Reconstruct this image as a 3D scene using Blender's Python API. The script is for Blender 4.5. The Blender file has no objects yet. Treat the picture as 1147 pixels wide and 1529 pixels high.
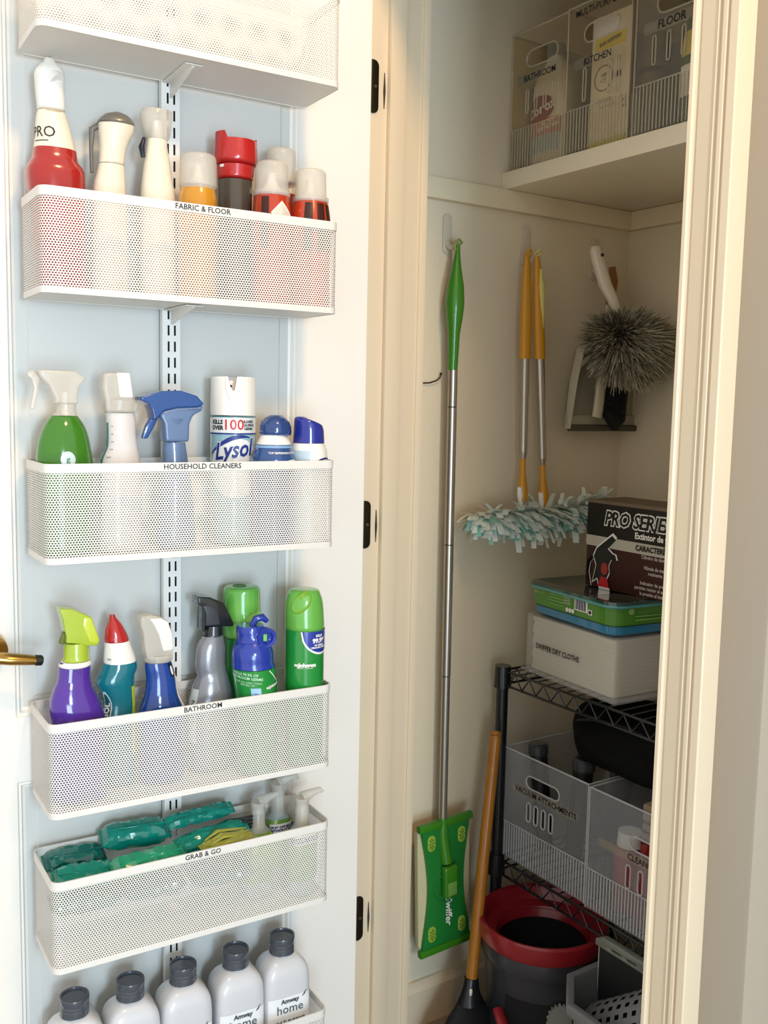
import bpy, bmesh, math, random
from mathutils import Vector, Matrix
from mathutils.geometry import tessellate_polygon
random.seed(7)
C = bpy.context.scene.collection
SC = bpy.context.scene
PI = math.pi

# ------------------------------------------------------------------ camera
cd = bpy.data.cameras.new('camera'); cam = bpy.data.objects.new('camera', cd); C.objects.link(cam)
cd.sensor_fit = 'VERTICAL'; cd.sensor_height = 36.0; cd.sensor_width = 36.0
cd.lens = 36.0*1457.1/1529.0
r0 = Vector((0.55451253, 0.83192979, 0.02021566))
r1 = Vector((0.10176294, -0.04367857, -0.99384933))
r2 = Vector((-0.82592988, 0.55315911, -0.10887994))
m = Matrix((r0, -r1, -r2)).transposed().to_4x4()
m.translation = Vector((0, 0, 1.27))
cam.matrix_world = m
cd.clip_start = 0.02
SC.camera = cam

# ------------------------------------------------------------------ light
def srgb(h):
    if isinstance(h, str):
        h = h.lstrip('#'); c = [int(h[i:i+2], 16)/255 for i in (0, 2, 4)]
    else: c = h
    return tuple((v/12.92 if v <= .04045 else ((v+.055)/1.055)**2.4) for v in c)
w = bpy.data.worlds.new('world'); SC.world = w; w.use_nodes = True
w.node_tree.nodes['Background'].inputs[0].default_value = (1.0, 0.96, 0.90, 1)
w.node_tree.nodes['Background'].inputs[1].default_value = 0.98
def area(name, loc, target, size, sy, energy, color):
    l = bpy.data.lights.new(name, 'AREA'); l.shape = 'RECTANGLE'; l.size = size; l.size_y = sy
    l.energy = energy; l.color = color
    o = bpy.data.objects.new(name, l); C.objects.link(o); o.location = loc
    o.rotation_euler = (Vector(target)-Vector(loc)).to_track_quat('-Z', 'Y').to_euler(); return o
area('window_daylight', (1.55, 0.08, 1.35), (-1.45, .75, 0.85), .34, .5, 36, (0.66, 0.84, 1.0))
area('low_cool_fill', (2.1, -.5, .55), (-1.45, .7, .3), 1.0, 1.0, 44, (0.60, 0.81, 1.0))  # added unseen fill light, brightens and cools the lower part of the scene
area('ceiling_lamp', (0.0, 0.6, 2.65), (-1.3, .8, 1.5), .16, .16, 17, (1.0, 0.62, 0.27))
SC.view_settings.view_transform = 'Standard'; SC.view_settings.look = 'None'
SC.view_settings.exposure = 0.0; SC.view_settings.gamma = 1.0
SC.view_settings.use_curve_mapping = False

# ------------------------------------------------------------------ materials
MC = {}
def mat(name, col, rough=.5, metal=0., coat=0., see=0., bump=0., bscale=200., var=0., spec=.5, trans=0., ior=1.45, sheen=0.):
    if name in MC: return MC[name]
    m = bpy.data.materials.new(name); m.use_nodes = True; nt = m.node_tree; N = nt.nodes; L = nt.links
    b = N['Principled BSDF']; c = srgb(col)
    b.inputs['Base Color'].default_value = (*c, 1); b.inputs['Roughness'].default_value = rough
    b.inputs['Metallic'].default_value = metal; b.inputs['Coat Weight'].default_value = coat
    b.inputs['Coat Roughness'].default_value = .08
    b.inputs['Specular IOR Level'].default_value = spec; b.inputs['IOR'].default_value = ior
    b.inputs['Transmission Weight'].default_value = trans
    tc = N.new('ShaderNodeTexCoord')
    if var or bump:
        nz = N.new('ShaderNodeTexNoise'); nz.inputs['Scale'].default_value = bscale
        nz.inputs['Detail'].default_value = 4; L.new(tc.outputs['Object'], nz.inputs['Vector'])
    if var:
        mx = N.new('ShaderNodeMix'); mx.data_type = 'RGBA'
        mx.inputs[6].default_value = (*[v*(1-var) for v in c], 1); mx.inputs[7].default_value = (*[min(1, v*(1+var)) for v in c], 1)
        L.new(nz.outputs['Fac'], mx.inputs[0]); L.new(mx.outputs[2], b.inputs['Base Color'])
    if bump:
        bp = N.new('ShaderNodeBump'); bp.inputs['Strength'].default_value = bump; bp.inputs['Distance'].default_value = .002
        L.new(nz.outputs['Fac'], bp.inputs['Height']); L.new(bp.outputs['Normal'], b.inputs['Normal'])
    if see:
        tr = N.new('ShaderNodeBsdfTransparent'); ms = N.new('ShaderNodeMixShader'); ms.inputs[0].default_value = see
        tr.inputs[0].default_value = (*[min(1, .55+.45*v/max(c)) if max(c) > 0 else .5 for v in c], 1)
        out = N['Material Output']; L.new(b.outputs[0], ms.inputs[1]); L.new(tr.outputs[0], ms.inputs[2]); L.new(ms.outputs[0], out.inputs[0])
    MC[name] = m; return m
M = dict(
 door=mat('door paint', '#eee9e0', .38, bump=.05, bscale=300, spec=.4),
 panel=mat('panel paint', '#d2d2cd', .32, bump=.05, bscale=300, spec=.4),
 trim=mat('trim paint', '#d5c4a8', .35, bump=.06, bscale=220),
 wallc=mat('closet wall paint', '#dccdb0', .8, bump=.2, bscale=260, var=.04),
 wallr=mat('outer wall paint', '#dcdcdc', .8, bump=.2, bscale=180, var=.03),
 wallf=mat('greige wall paint', '#9d9180', .8, bump=.06, bscale=180),
 ceil=mat('ceiling paint', '#d8c8a4', .85),
 shelf=mat('shelf paint', '#e8ddc4', .22),
 floor=mat('floor vinyl', '#8d8071', .5, var=.2, bscale=14),
 mesh=mat('white enamel', '#e4e0d8', .4),
 rail=mat('rail enamel', '#e6e6e2', .35),
 dark=mat('dark cavity', '#2c2b2a', .7),
 bronze=mat('dark bronze', '#3f3a2c', .35, metal=.9),
 screw=mat('worn screw', '#9a917b', .35, metal=1),
 brass=mat('brass lever', '#b08a4a', .2, metal=1),
 blackpl=mat('black plastic', '#17181a', .3),
 blackmat=mat('black matte', '#0d0d0f', .8),
 ink=mat('black ink', '#1b1a18', .6),
 white=mat('white plastic', '#efece4', .32, coat=.3),
 frost=mat('frosted clear plastic', '#dcd8cf', .22, see=.5),
 clear=mat('clear plastic', '#e6ecec', .1, see=.62),
 steel=mat('brushed aluminium', '#b3aa9c', .32, metal=.85),
 binp=mat('clear ribbed bin plastic', '#b4b6b9', .25, see=.80),
 bwarm=mat('warm clear bin plastic', '#cfc8b6', .3, see=.90), brwarm=mat('warm bin edge plastic', '#d3ccba', .3, see=.5), bgrey=mat('grey clear bin plastic', '#b5b2aa', .3, see=.86), cleat=mat('cleat paint', '#decfae', .4),
 binrim=mat('bin edge plastic', '#cfd1d3', .25, see=.35),
)
def gl(name, col, rough=.18, coat=.7, **k): return mat(name, col, rough, coat=coat, **k)

# ------------------------------------------------------------------ mesh helpers
class MB:
    def __init__(s): s.v = []; s.f = []
    def add(s, vs, fs, mt=None):
        o = len(s.v)
        s.v += [tuple(mt @ Vector(p)) if mt else tuple(p) for p in vs]
        s.f += [tuple(i+o for i in f) for f in fs]; return s
    def box(s, x0, x1, y0, y1, z0, z1, mt=None):
        return s.add([(x0,y0,z0),(x1,y0,z0),(x1,y1,z0),(x0,y1,z0),(x0,y0,z1),(x1,y0,z1),(x1,y1,z1),(x0,y1,z1)],
            [(0,3,2,1),(4,5,6,7),(0,1,5,4),(1,2,6,5),(2,3,7,6),(3,0,4,7)], mt)
    def rings(s, R, cap0=True, cap1=True, closed=True):
        n = len(R[0]); vs = [p for r in R for p in r]; fs = []
        for i in range(len(R)-1):
            for j in range(n if closed else n-1):
                k = (j+1) % n; fs.append((i*n+j, i*n+k, (i+1)*n+k, (i+1)*n+j))
        if cap0: fs.append(tuple(reversed(range(n))))
        if cap1: fs.append(tuple(range((len(R)-1)*n, len(R)*n)))
        return s.add(vs, fs)
    def tube(s, pts, rad, n=10, flat=1., caps=True):
        pts = [Vector(p) for p in pts]; rs = rad if isinstance(rad, (list, tuple)) else [rad]*len(pts); R = []
        up = Vector((0, 0, 1)); d0 = (pts[1]-pts[0]).normalized()
        if abs(d0.dot(up)) > .9: up = Vector((1, 0, 0))
        a = d0.cross(up).normalized()
        for i, p in enumerate(pts):
            d = (pts[min(i+1, len(pts)-1)]-pts[max(i-1, 0)]).normalized()
            a = (a-d*a.dot(d)).normalized(); b = d.cross(a)
            R.append([tuple(p+(a*math.cos(t)+b*math.sin(t)*flat)*rs[i]) for t in [2*PI*k/n for k in range(n)]])
        return s.rings(R, caps, caps)
    def poly(s, outer, holes=(), d=.002, fn=None):
        """plate with holes: 2d outlines, thickness d, fn maps (a,b,depth)->xyz"""
        loops = [[Vector((x, y, 0)) for x, y in l] for l in [outer]+list(holes)]
        tris = tessellate_polygon(loops); pts = [p for l in loops for p in l]; n = len(pts)
        fn = fn or (lambda a, b, c: (c, a, b))
        vs = [fn(p.x, p.y, 0) for p in pts]+[fn(p.x, p.y, d) for p in pts]
        fs = [tuple(t) for t in tris]+[tuple(i+n for i in reversed(t)) for t in tris]; o = 0
        for l in loops:
            k = len(l)
            for i in range(k): j = (i+1) % k; fs.append((o+i, o+j, n+o+j, n+o+i))
            o += k
        return s.add(vs, fs)
    def build(s, name, material, parent=None, smooth=False, bevel=0, seg=2, loc=None, ang=.7):
        me = bpy.data.meshes.new(name); me.from_pydata(s.v, [], s.f)
        bm = bmesh.new(); bm.from_mesh(me)
        bmesh.ops.recalc_face_normals(bm, faces=bm.faces)
        if bevel:
            es = [e for e in bm.edges if len(e.link_faces) == 2 and e.calc_face_angle(0) > .5]
            bmesh.ops.bevel(bm, geom=es, offset=bevel, segments=seg, profile=.6, affect='EDGES', clamp_overlap=True)
        bm.to_mesh(me); bm.free()
        me.materials.append(M[material] if isinstance(material, str) else material)
        if smooth or bevel:
            me.polygons.foreach_set('use_smooth', [True]*len(me.polygons))
            me.set_sharp_from_angle(angle=ang)
        o = bpy.data.objects.new(name, me); C.objects.link(o)
        if parent: o.parent = parent
        if loc: o.location = loc
        return o
def tag(o, label, cat, group=None):
    o['label'] = label; o['category'] = cat
    if group: o['group'] = group
    return o
def struct(o): o['kind'] = 'structure'; return o
def thing(name, label, cat, loc, rz=0, group=None, rot=None):
    o = bpy.data.objects.new(name, None); C.objects.link(o); o.location = loc
    o.rotation_euler = rot if rot else (0, 0, rz); o.empty_display_size = .02
    return tag(o, label, cat, group)
DL = math.radians(-2.402907); NV = Vector((math.cos(DL), math.sin(DL), 0)); UV = Vector((-math.sin(DL), math.cos(DL), 0))
def dw(u, n, z): p = UV*u+NV*(n-1.485); return Vector((p.x, p.y, z))
def dthing(name, label, cat, u, n, z, rz=0, group=None): return thing(name, label, cat, dw(u, n, z), DL+rz, group)

def ipr(prof, z):
    """smooth interpolation in a profile of rows (z, cy, ry)"""
    if z <= prof[0][0]: return prof[0][1], prof[0][2]
    for i in range(len(prof)-1):
        a, b = prof[i], prof[i+1]
        if z <= b[0]:
            t = (z-a[0])/max(1e-9, b[0]-a[0]); p0 = prof[max(i-1, 0)]; p3 = prof[min(i+2, len(prof)-1)]; o = []
            for k in (1, 2):
                m1 = (b[k]-p0[k])/max(1e-6, b[0]-p0[0])*(b[0]-a[0]); m2 = (p3[k]-a[k])/max(1e-6, p3[0]-a[0])*(b[0]-a[0])
                o.append((2*t**3-3*t*t+1)*a[k]+(t**3-2*t*t+t)*m1+(-2*t**3+3*t*t)*b[k]+(t**3-t*t)*m2)
            return o[0], o[1]
    return prof[-1][1], prof[-1][2]
def sfun(prof, kx=1., p=2., rxmax=9):
    def f(ang, z, off=0):
        cy, ry = ipr(prof, z); rx = min(ry*kx, rxmax)+off; ry += off; c, s = math.cos(ang), math.sin(ang)
        return (rx*math.copysign(abs(c)**(2/p), c), cy+ry*math.copysign(abs(s)**(2/p), s), z)
    f.prof = prof; return f
def loft(f, z0=None, z1=None, n=32, k=None, off=0, dome=0, mb=None, foot=.003):
    pr = f.prof; z0 = pr[0][0] if z0 is None else z0; z1 = pr[-1][0] if z1 is None else z1
    k = k or max(3, min(28, int((z1-z0)/.006)+2)); mb = mb or MB(); R = []
    zs = [z0+(z1-z0)*i/(k-1) for i in range(k)]
    if foot: R.append([f(2*PI*j/n, z0, off-foot) for j in range(n)]); zs = [zs[0]+foot*.8]+zs[1:]
    for z in zs: R.append([f(2*PI*j/n, z, off) for j in range(n)])
    if dome:
        for a in (.35, .7, 1.0):
            q = math.sin(a*PI/2)
            R.append([(x, y, z1+dome*q) for x, y, _ in [f(2*PI*j/n, z1, off-dome*(1-math.cos(a*PI/2))*1.2) for j in range(n)]])
    return mb.rings(R)
def patch(f, a0, a1, z0, z1, off=.0005, na=14, nz=8, shape=None):
    mb = MB(); R = []
    if shape == 'oval':
        ac, zc = (a0+a1)/2, (z0+z1)/2
        for r in [i/nz for i in range(0, nz+1)]:
            R.append([f(ac+(a1-a0)/2*max(r, .02)*math.cos(t), zc+(z1-z0)/2*max(r, .02)*math.sin(t), off) for t in [2*PI*i/28 for i in range(28)]])
        return mb.rings(R, True, False)
    for i in range(nz+1):
        R.append([f(a0+(a1-a0)*j/na, z0+(z1-z0)*i/nz, off) for j in range(na+1)])
    return mb.rings(R, False, False, closed=False)
TX = {}
def text(s, size, material, parent, fn, ax='CENTER', shear=0., bold=0., sx=1., name='lettering', space=1.):
    cu = bpy.data.curves.new('t', 'FONT'); cu.body = s; cu.size = size; cu.align_x = ax; cu.align_y = 'CENTER'
    cu.shear = shear; cu.offset = bold; cu.resolution_u = 2; cu.space_character = space
    o = bpy.data.objects.new('t', cu); C.objects.link(o); me = bpy.data.meshes.new_from_object(o)
    C.objects.unlink(o); bpy.data.objects.remove(o)
    for v in me.vertices: v.co = Vector(fn(v.co.x*sx, v.co.y))
    me.name = name; me.materials.clear(); me.materials.append(M[material] if isinstance(material, str) else material)
    t = bpy.data.objects.new(name, me); C.objects.link(t)
    if parent: t.parent = parent
    return t
def onface(o, r, u, tilt=0, eps=.0006):
    o, r, u = Vector(o), Vector(r).normalized(), Vector(u).normalized()
    if tilt: r, u = r*math.cos(tilt)+u*math.sin(tilt), u*math.cos(tilt)-r*math.sin(tilt)
    n = r.cross(u)
    return lambda x, y: tuple(o+r*x+u*y+n*eps)
def onsurf(f, ac, zc, off=.001, tilt=0):
    def g(x, y):
        x, y = x*math.cos(tilt)-y*math.sin(tilt), y*math.cos(tilt)+x*math.sin(tilt)
        z = zc+y; _, ry = ipr(f.prof, z); return f(ac+x/max(ry, .01), z, off)
    return g
def prism(pts, d, x0=None, mt=None):
    """outline in the local (y,z) plane, thickness d along x, centred"""
    return MB().poly(pts, (), d, lambda a, b, c: (c-d/2 if x0 is None else x0+c, a, b))
def oval(cx, cy, w, h, n=7):
    """stadium outline"""
    r = min(w, h)/2; o = []
    if w >= h:
        for i in range(n+1): t = -PI/2+PI*i/n; o.append((cx+w/2-r+r*math.cos(t), cy+r*math.sin(t)))
        for i in range(n+1): t = PI/2+PI*i/n; o.append((cx-w/2+r+r*math.cos(t), cy+r*math.sin(t)))
    else:
        for i in range(n+1): t = PI*i/n; o.append((cx+r*math.cos(t), cy+h/2-r+r*math.sin(t)))
        for i in range(n+1): t = PI+PI*i/n; o.append((cx+r*math.cos(t), cy-h/2+r+r*math.sin(t)))
    return o
def rrect(x0, x1, y0, y1, r, n=4):
    o = []
    for cx, cy, a in ((x1-r, y1-r, 0), (x0+r, y1-r, PI/2), (x0+r, y0+r, PI), (x1-r, y0+r, 1.5*PI)):
        for i in range(n+1): t = a+PI/2*i/n; o.append((cx+r*math.cos(t), cy+r*math.sin(t)))
    return o
SH = {
 'redspray':(0.324,0.06,[(0.1614, 0.0, 0.0407), (0.1782, 0.0003, 0.0396), (0.1866, -0.0001, 0.0325), (0.1993, 0.0008, 0.03), (0.2118, 0.0008, 0.0276), (0.2283, -0.0009, 0.0248), (0.2467, -0.0028, 0.021), (0.2529, -0.003, 0.0192)]),
 'redspray_head':(0.3209,0.06,[(0.2545, 0.0, 0.0189), (0.258, -0.0003, 0.0186), (0.2753, -0.0013, 0.0193), (0.2938, -0.0017, 0.02), (0.3041, -0.0018, 0.0202), (0.3124, -0.0011, 0.0161), (0.3175, -0.0015, 0.0091)]),
 'silver':(0.4027,0.06,[(0.1588, 0.0, 0.0235), (0.1787, 0.0021, 0.0205), (0.1907, 0.0031, 0.0184), (0.2115, 0.0052, 0.0188), (0.2248, 0.0072, 0.0214), (0.2381, 0.01, 0.0254), (0.2469, 0.0106, 0.026)]),
 'silver_dome':(0.4125,0.06,[(0.2457, 0.0, 0.0268), (0.2511, 0.0005, 0.0256), (0.2577, 0.0012, 0.0201), (0.2631, 0.0013, 0.0111), (0.2647, 0.0024, 0.0045)]),
 'clearspray':(0.4734,0.06,[(0.1612, 0.0, 0.0258), (0.1834, -0.0011, 0.0223), (0.2078, -0.0009, 0.0189), (0.2232, -0.0014, 0.016), (0.2366, -0.0006, 0.0145)]),
 'clearspray_head':(0.4731,0.06,[(0.2344, 0.0, 0.0148), (0.241, 0.0, 0.0183), (0.2518, -0.0017, 0.0222), (0.2692, -0.0022, 0.0239), (0.2761, -0.0004, 0.0222)]),
 'canD':(0.523,0.09,[(0.1589, 0.0, 0.028), (0.1694, 0.0006, 0.025), (0.171, 0.0009, 0.0241)]),
 'redcap':(0.5967,0.05,[(0.1602, 0.0, 0.0273), (0.1966, -0.0004, 0.027), (0.1991, 0.0003, 0.0268), (0.217, 0.0075, 0.033), (0.2242, 0.0072, 0.0347), (0.2604, 0.007, 0.0333)]),
 'canF':(0.6365,0.1,[(0.1474, 0.0, 0.0296), (0.1713, -0.0006, 0.0275), (0.1857, -0.0006, 0.0268), (0.2192, 0.0001, 0.0252)]),
 'canG':(0.6787,0.04,[(0.1867, 0.0, 0.0265), (0.2157, 0.0011, 0.0251), (0.2566, 0.0, 0.0244)]),
 'canH':(0.7024,0.105,[(0.1445, 0.0, 0.0321), (0.1691, 0.0007, 0.0274), (0.1741, 0.001, 0.0258), (0.2154, 0.0004, 0.0244)]),
 'green':(0.3293,0.07,[(0.1233, 0.0, 0.0405), (0.1372, -0.0001, 0.0401), (0.1557, -0.0006, 0.0376), (0.1741, -0.0001, 0.0332), (0.1879, 0.0004, 0.0271), (0.1971, 0.0006, 0.0201), (0.2012, 0.0012, 0.0166), (0.204, 0.0027, 0.0142), (0.2154, 0.0029, 0.0142)]),
 'green_head':[(-0.0365, 0.2623), (0.0156, 0.2619), (0.0302, 0.2523), (0.0193, 0.2398), (0.0169, 0.2244), (0.0183, 0.2157), (-0.0142, 0.2151), (-0.0141, 0.2237), (-0.0226, 0.241), (-0.0344, 0.253)],
 'green_trig':[(-0.0495, 0.2596), (-0.0419, 0.2612), (-0.0323, 0.2508), (-0.0347, 0.2372), (-0.0396, 0.2079), (-0.0461, 0.2078), (-0.0406, 0.2371), (-0.0432, 0.2482), (-0.049, 0.2525)],
 'clearB':(0.4114,0.07,[(0.1267, 0.0, 0.0316), (0.141, 0.0007, 0.0286), (0.1553, 0.0029, 0.0235), (0.1743, 0.0022, 0.0219), (0.1932, 0.0021, 0.0222), (0.1998, 0.0009, 0.0217), (0.2039, 0.0007, 0.0208)]),
 'clearB_head':[(-0.0252, 0.261), (0.0114, 0.2623), (0.0166, 0.2242), (0.0247, 0.2173), (0.0229, 0.2042), (-0.0224, 0.2036), (-0.0245, 0.2257), (-0.0273, 0.2396)],
 'blueC':(0.4948,0.07,[(0.1205, 0.0, 0.0209), (0.1353, -0.0005, 0.0197), (0.161, -0.0019, 0.0172), (0.1623, -0.0022, 0.0169), (0.1818, -0.0011, 0.0179), (0.1964, -0.0023, 0.022)]),
 'blueC_head':[(-0.0566, 0.228), (-0.0247, 0.2371), (0.0029, 0.2383), (0.0284, 0.2311), (0.0401, 0.219), (0.0284, 0.2144), (-0.0022, 0.2129), (-0.0223, 0.2083), (-0.0311, 0.1985), (-0.0373, 0.1936), (-0.0397, 0.208), (-0.0445, 0.2175), (-0.0567, 0.2232)],
 'blueC_gray':[(-0.0223, 0.2083), (-0.0022, 0.2134), (0.0284, 0.2149), (0.0396, 0.2178), (0.0375, 0.2091), (0.0232, 0.2016), (0.0176, 0.1892), (0.0165, 0.1622), (-0.0193, 0.1623), (-0.0212, 0.189), (-0.0286, 0.2022)],
 'blueC_trig':[(-0.0372, 0.2009), (-0.0261, 0.2005), (-0.0336, 0.184), (-0.0436, 0.1667), (-0.0522, 0.1667), (-0.0459, 0.1864)],
 'lysol':(0.5869,0.07,[(0.134, 0.0, 0.0364), (0.2022, 0.0001, 0.0359)]),
 'lysol_cap':(0.587,0.07,[(0.2028, 0.0, 0.0355), (0.2601, 0.0007, 0.0341)]),
 'capE':(0.6449,0.09,[(0.1345, 0.0, 0.0362), (0.1476, 0.0007, 0.0321), (0.1585, 0.001, 0.0285), (0.1629, 0.0016, 0.0268), (0.1738, 0.0003, 0.0202)]),
 'capE_cap':(0.6482,0.09,[(0.1738, 0.0, 0.0252), (0.1891, -0.0004, 0.0243), (0.1978, 0.0, 0.0199), (0.2044, 0.0009, 0.0098)]),
 'capF':(0.7086,0.1,[(0.1343, 0.0, 0.0312), (0.1521, -0.0002, 0.0296), (0.161, -0.0006, 0.0258)]),
 'capF_cap':(0.7082,0.1,[(0.1614, 0.0, 0.026), (0.1854, 0.0004, 0.0244), (0.192, -0.0004, 0.0233), (0.2018, -0.0172, 0.0072)]),
 'purple':(0.3471,0.07,[(0.1138, 0.0, 0.0401), (0.1364, -0.0034, 0.0384), (0.1543, -0.0063, 0.0341), (0.1675, -0.0071, 0.0287), (0.1805, -0.0059, 0.024), (0.202, -0.0045, 0.0229), (0.2084, -0.0034, 0.0219)]),
 'purple_collar':(0.3447,0.07,[(0.2083, 0.0, 0.0208), (0.218, 0.0009, 0.0188), (0.218, 0.0009, 0.0173), (0.2353, 0.0008, 0.017)]),
 'purple_head':[(-0.027, 0.2883), (-0.0096, 0.2867), (0.0173, 0.2724), (0.0285, 0.2375), (0.0253, 0.2302), (0.0105, 0.2307), (-0.002, 0.2354), (-0.0186, 0.2382), (-0.018, 0.2468), (-0.0231, 0.273)],
 'purple_trig':[(-0.0204, 0.2535), (-0.0168, 0.2445), (-0.0182, 0.235), (-0.0258, 0.2358)],
 'teal':(0.4046,0.07,[(0.1139, 0.0, 0.0262), (0.1317, 0.0018, 0.0246), (0.1501, -0.0018, 0.0272), (0.1616, -0.0039, 0.0304), (0.1682, -0.0038, 0.0293), (0.1808, 0.0023, 0.0288), (0.1918, 0.0035, 0.0256)]),
 'teal_collar':(0.4086,0.07,[(0.1895, 0.0, 0.025), (0.2008, -0.0015, 0.0234), (0.2166, -0.0036, 0.0201), (0.2234, -0.0046, 0.019)]),
 'teal_tip':(0.4038,0.07,[(0.2223, 0.0, 0.0187), (0.2301, -0.0008, 0.0179), (0.2458, -0.0034, 0.013), (0.2525, -0.0035, 0.0089), (0.2582, -0.0057, 0.0057), (0.2648, -0.0064, 0.0037)]),
 'blue2':(0.4714,0.07,[(0.1038, 0.0, 0.0364), (0.1176, 0.0001, 0.0352), (0.1315, -0.0004, 0.029), (0.143, -0.0004, 0.0257), (0.1636, -0.001, 0.0234), (0.1823, -0.0042, 0.0217), (0.1881, -0.0051, 0.0208)]),
 'blue2_head':[(-0.0347, 0.2622), (-0.0201, 0.2641), (-0.0044, 0.2592), (0.007, 0.2525), (0.0126, 0.2349), (0.0148, 0.2074), (0.0148, 0.1914), (-0.0251, 0.1961), (-0.0283, 0.2123), (-0.0304, 0.2349), (-0.0347, 0.251)],
 'blue2_front':[(-0.0224, 0.2587), (-0.0044, 0.2581), (0.007, 0.2514), (0.0126, 0.2327), (0.0144, 0.2074), (-0.0012, 0.2065), (-0.0079, 0.2326), (-0.0157, 0.2491)],
 'silver4':(0.5519,0.07,[(0.1077, 0.0, 0.0385), (0.1263, 0.0016, 0.0354), (0.1428, 0.0018, 0.0299), (0.1521, 0.003, 0.0253), (0.1618, 0.0003, 0.025), (0.1761, -0.001, 0.0248), (0.1877, -0.0001, 0.0246), (0.1993, 0.0002, 0.0237), (0.2108, 0.0017, 0.0194), (0.2158, 0.0035, 0.0166)]),
 'silver4_col':(0.556,0.07,[(0.2157, 0.0, 0.0171), (0.2327, 0.0003, 0.0163)]),
 'silver4_head':[(-0.0258, 0.2824), (-0.0068, 0.28), (0.0174, 0.2687), (0.0334, 0.2356), (0.0322, 0.2298), (-0.0139, 0.2346), (-0.0139, 0.2265), (-0.0192, 0.227), (-0.0187, 0.2661), (-0.0258, 0.2691)],
 'canE4':(0.6197,0.035,[(0.169, 0.0, 0.0328), (0.2262, -0.0001, 0.0316), (0.2421, -0.0018, 0.033), (0.2831, -0.0022, 0.0322), (0.2891, -0.0025, 0.0296)]),
 'canF4':(0.621,0.09,[(0.1151, 0.0, 0.0338), (0.173, -0.006, 0.0353), (0.1779, -0.0073, 0.0341), (0.1969, -0.008, 0.0335), (0.2064, -0.0081, 0.03), (0.2134, -0.0084, 0.0256), (0.2351, -0.0135, 0.0209)]),
 'canG4':(0.7045,0.1,[(0.1182, 0.0, 0.0331), (0.2238, -0.001, 0.032), (0.2298, -0.0006, 0.0316), (0.2587, -0.0012, 0.031), (0.2827, -0.0024, 0.027), (0.2898, -0.0018, 0.017)]),
 'amway':(0.6873,0.075,[(0.0858, 0.0, 0.039), (0.1128, 0.002, 0.0364), (0.1421, 0.0019, 0.0366), (0.1895, -0.0026, 0.0396), (0.2097, -0.0138, 0.043), (0.2241, -0.0139, 0.0294)]),
}
# ------------------------------------------------------------------ the setting
XW, YB, YJ0, YJ1, XJ = -1.56, 1.69, .925, 1.04, -1.447    # closet left wall, back wall, jamb front / back, jamb face
ZC = 2.46; XR = -.63                                      # closet ceiling, outer face of the right wall
def sbox(name, mt, *b, bevel=0): return struct(MB().box(*b).build(name, mt, bevel=bevel))
sbox('floor', 'floor', -2.6, 2.4, -1.6, 2.2, -.06, -.03)
sbox('wall_left', 'wallc', XW-.1, XW, YJ1, YB+.1, -.03, ZC)
sbox('wall_back', 'wallc', XW, XR-.1, YB, YB+.1, -.03, ZC)
o = MB().box(XR-.1, XR, YJ1, YB+.4, -.03, ZC).build('wall_right', 'wallr'); struct(o)
o = MB().box(-.757+.0, XR, YJ0, YJ1, -.03, ZC).box(XW-.6, XJ-.02, YJ0, YJ1, -.03, ZC).box(XJ-.02, -.757, YJ0, YJ1, 2.06, ZC)
struct(o.build('wall_front', 'wallf', bevel=.004))
sbox('ceiling', 'ceil', XW-.1, XR, YJ0, YB+.1, ZC, ZC+.05)
# jamb with its stop
o = MB().box(XJ-.02, XJ, YJ0, YJ1, -.03, 2.04).box(XJ, XJ+.011, .958, .99, -.03, 2.04).box(XJ-.012, XJ+.004, 1.031, 1.046, -.03, 2.04)
TR1 = struct(o.build('trim_1', 'trim', bevel=.0015))
# header jamb and casing
o = MB().box(XJ, -.757, YJ0, YJ1, 2.04, 2.06).box(XJ, -.757, .958, .99, 2.028, 2.04).box(XJ-.07, -.69, .897, YJ0, 2.045, 2.115)
struct(o.build('trim_3', 'trim', bevel=.0015))
# right casing, moulded: outline in plan swept upward
pl = [(-.757, YJ0), (-.757, .905), (-.7545, .9015), (-.750, .9015), (-.7485, .904), (-.745, .9055), (-.742, .9035), (-.724, .9015), (-.7185, .8995), (-.716, .9020), (-.713, .9020), (-.7105, .8975), (-.706, .8975), (-.7045, .9000), (-.702, .9000), (-.700, .8965), (-.6905, .8965), (-.689, .898), (-.689, YJ0)]
o = MB().rings([[(x, y, z) for x, y in pl] for z in (-.03, 2.05)]).box(-.772+.0, -.757, .94, YJ1, -.03, 2.04)
struct(o.build('trim_2', 'trim', bevel=0))
# baseboards inside the closet
def base(name, pts):
    mb = MB(); R = []
    for (x, y, nx, ny) in pts:
        R.append([(x, y, -.03), (x+nx*.013, y+ny*.013, -.03), (x+nx*.013, y+ny*.013, .048), (x+nx*.008, y+ny*.008, .058), (x+nx*.0065, y+ny*.0065, .068), (x, y, .069)])
    return struct(mb.rings(R).build(name, 'trim'))
base('baseboard_left', [(XW, YJ1, 1, 0), (XW, YB-.013, 1, 0)]); base('baseboard_back', [(XW, YB, 0, -1), (XR-.1, YB, 0, -1)])
# cleats that carry the top shelf, and the shelf
struct(MB().box(XW, XW+.018, YJ1, YB, 1.665, 1.7045).build('trim_4', 'cleat', bevel=.002))
struct(MB().box(XW+.018, XR-.1, YB-.018, YB, 1.665, 1.7045).build('trim_5', 'cleat', bevel=.002))
o = MB().box(XW+.0005, XR-.101, 1.312, YB, 1.7045, 1.7385).build('closet_shelf', 'shelf', bevel=.003)
tag(o, 'white painted closet shelf board above the hanging tools', 'shelf')
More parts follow.
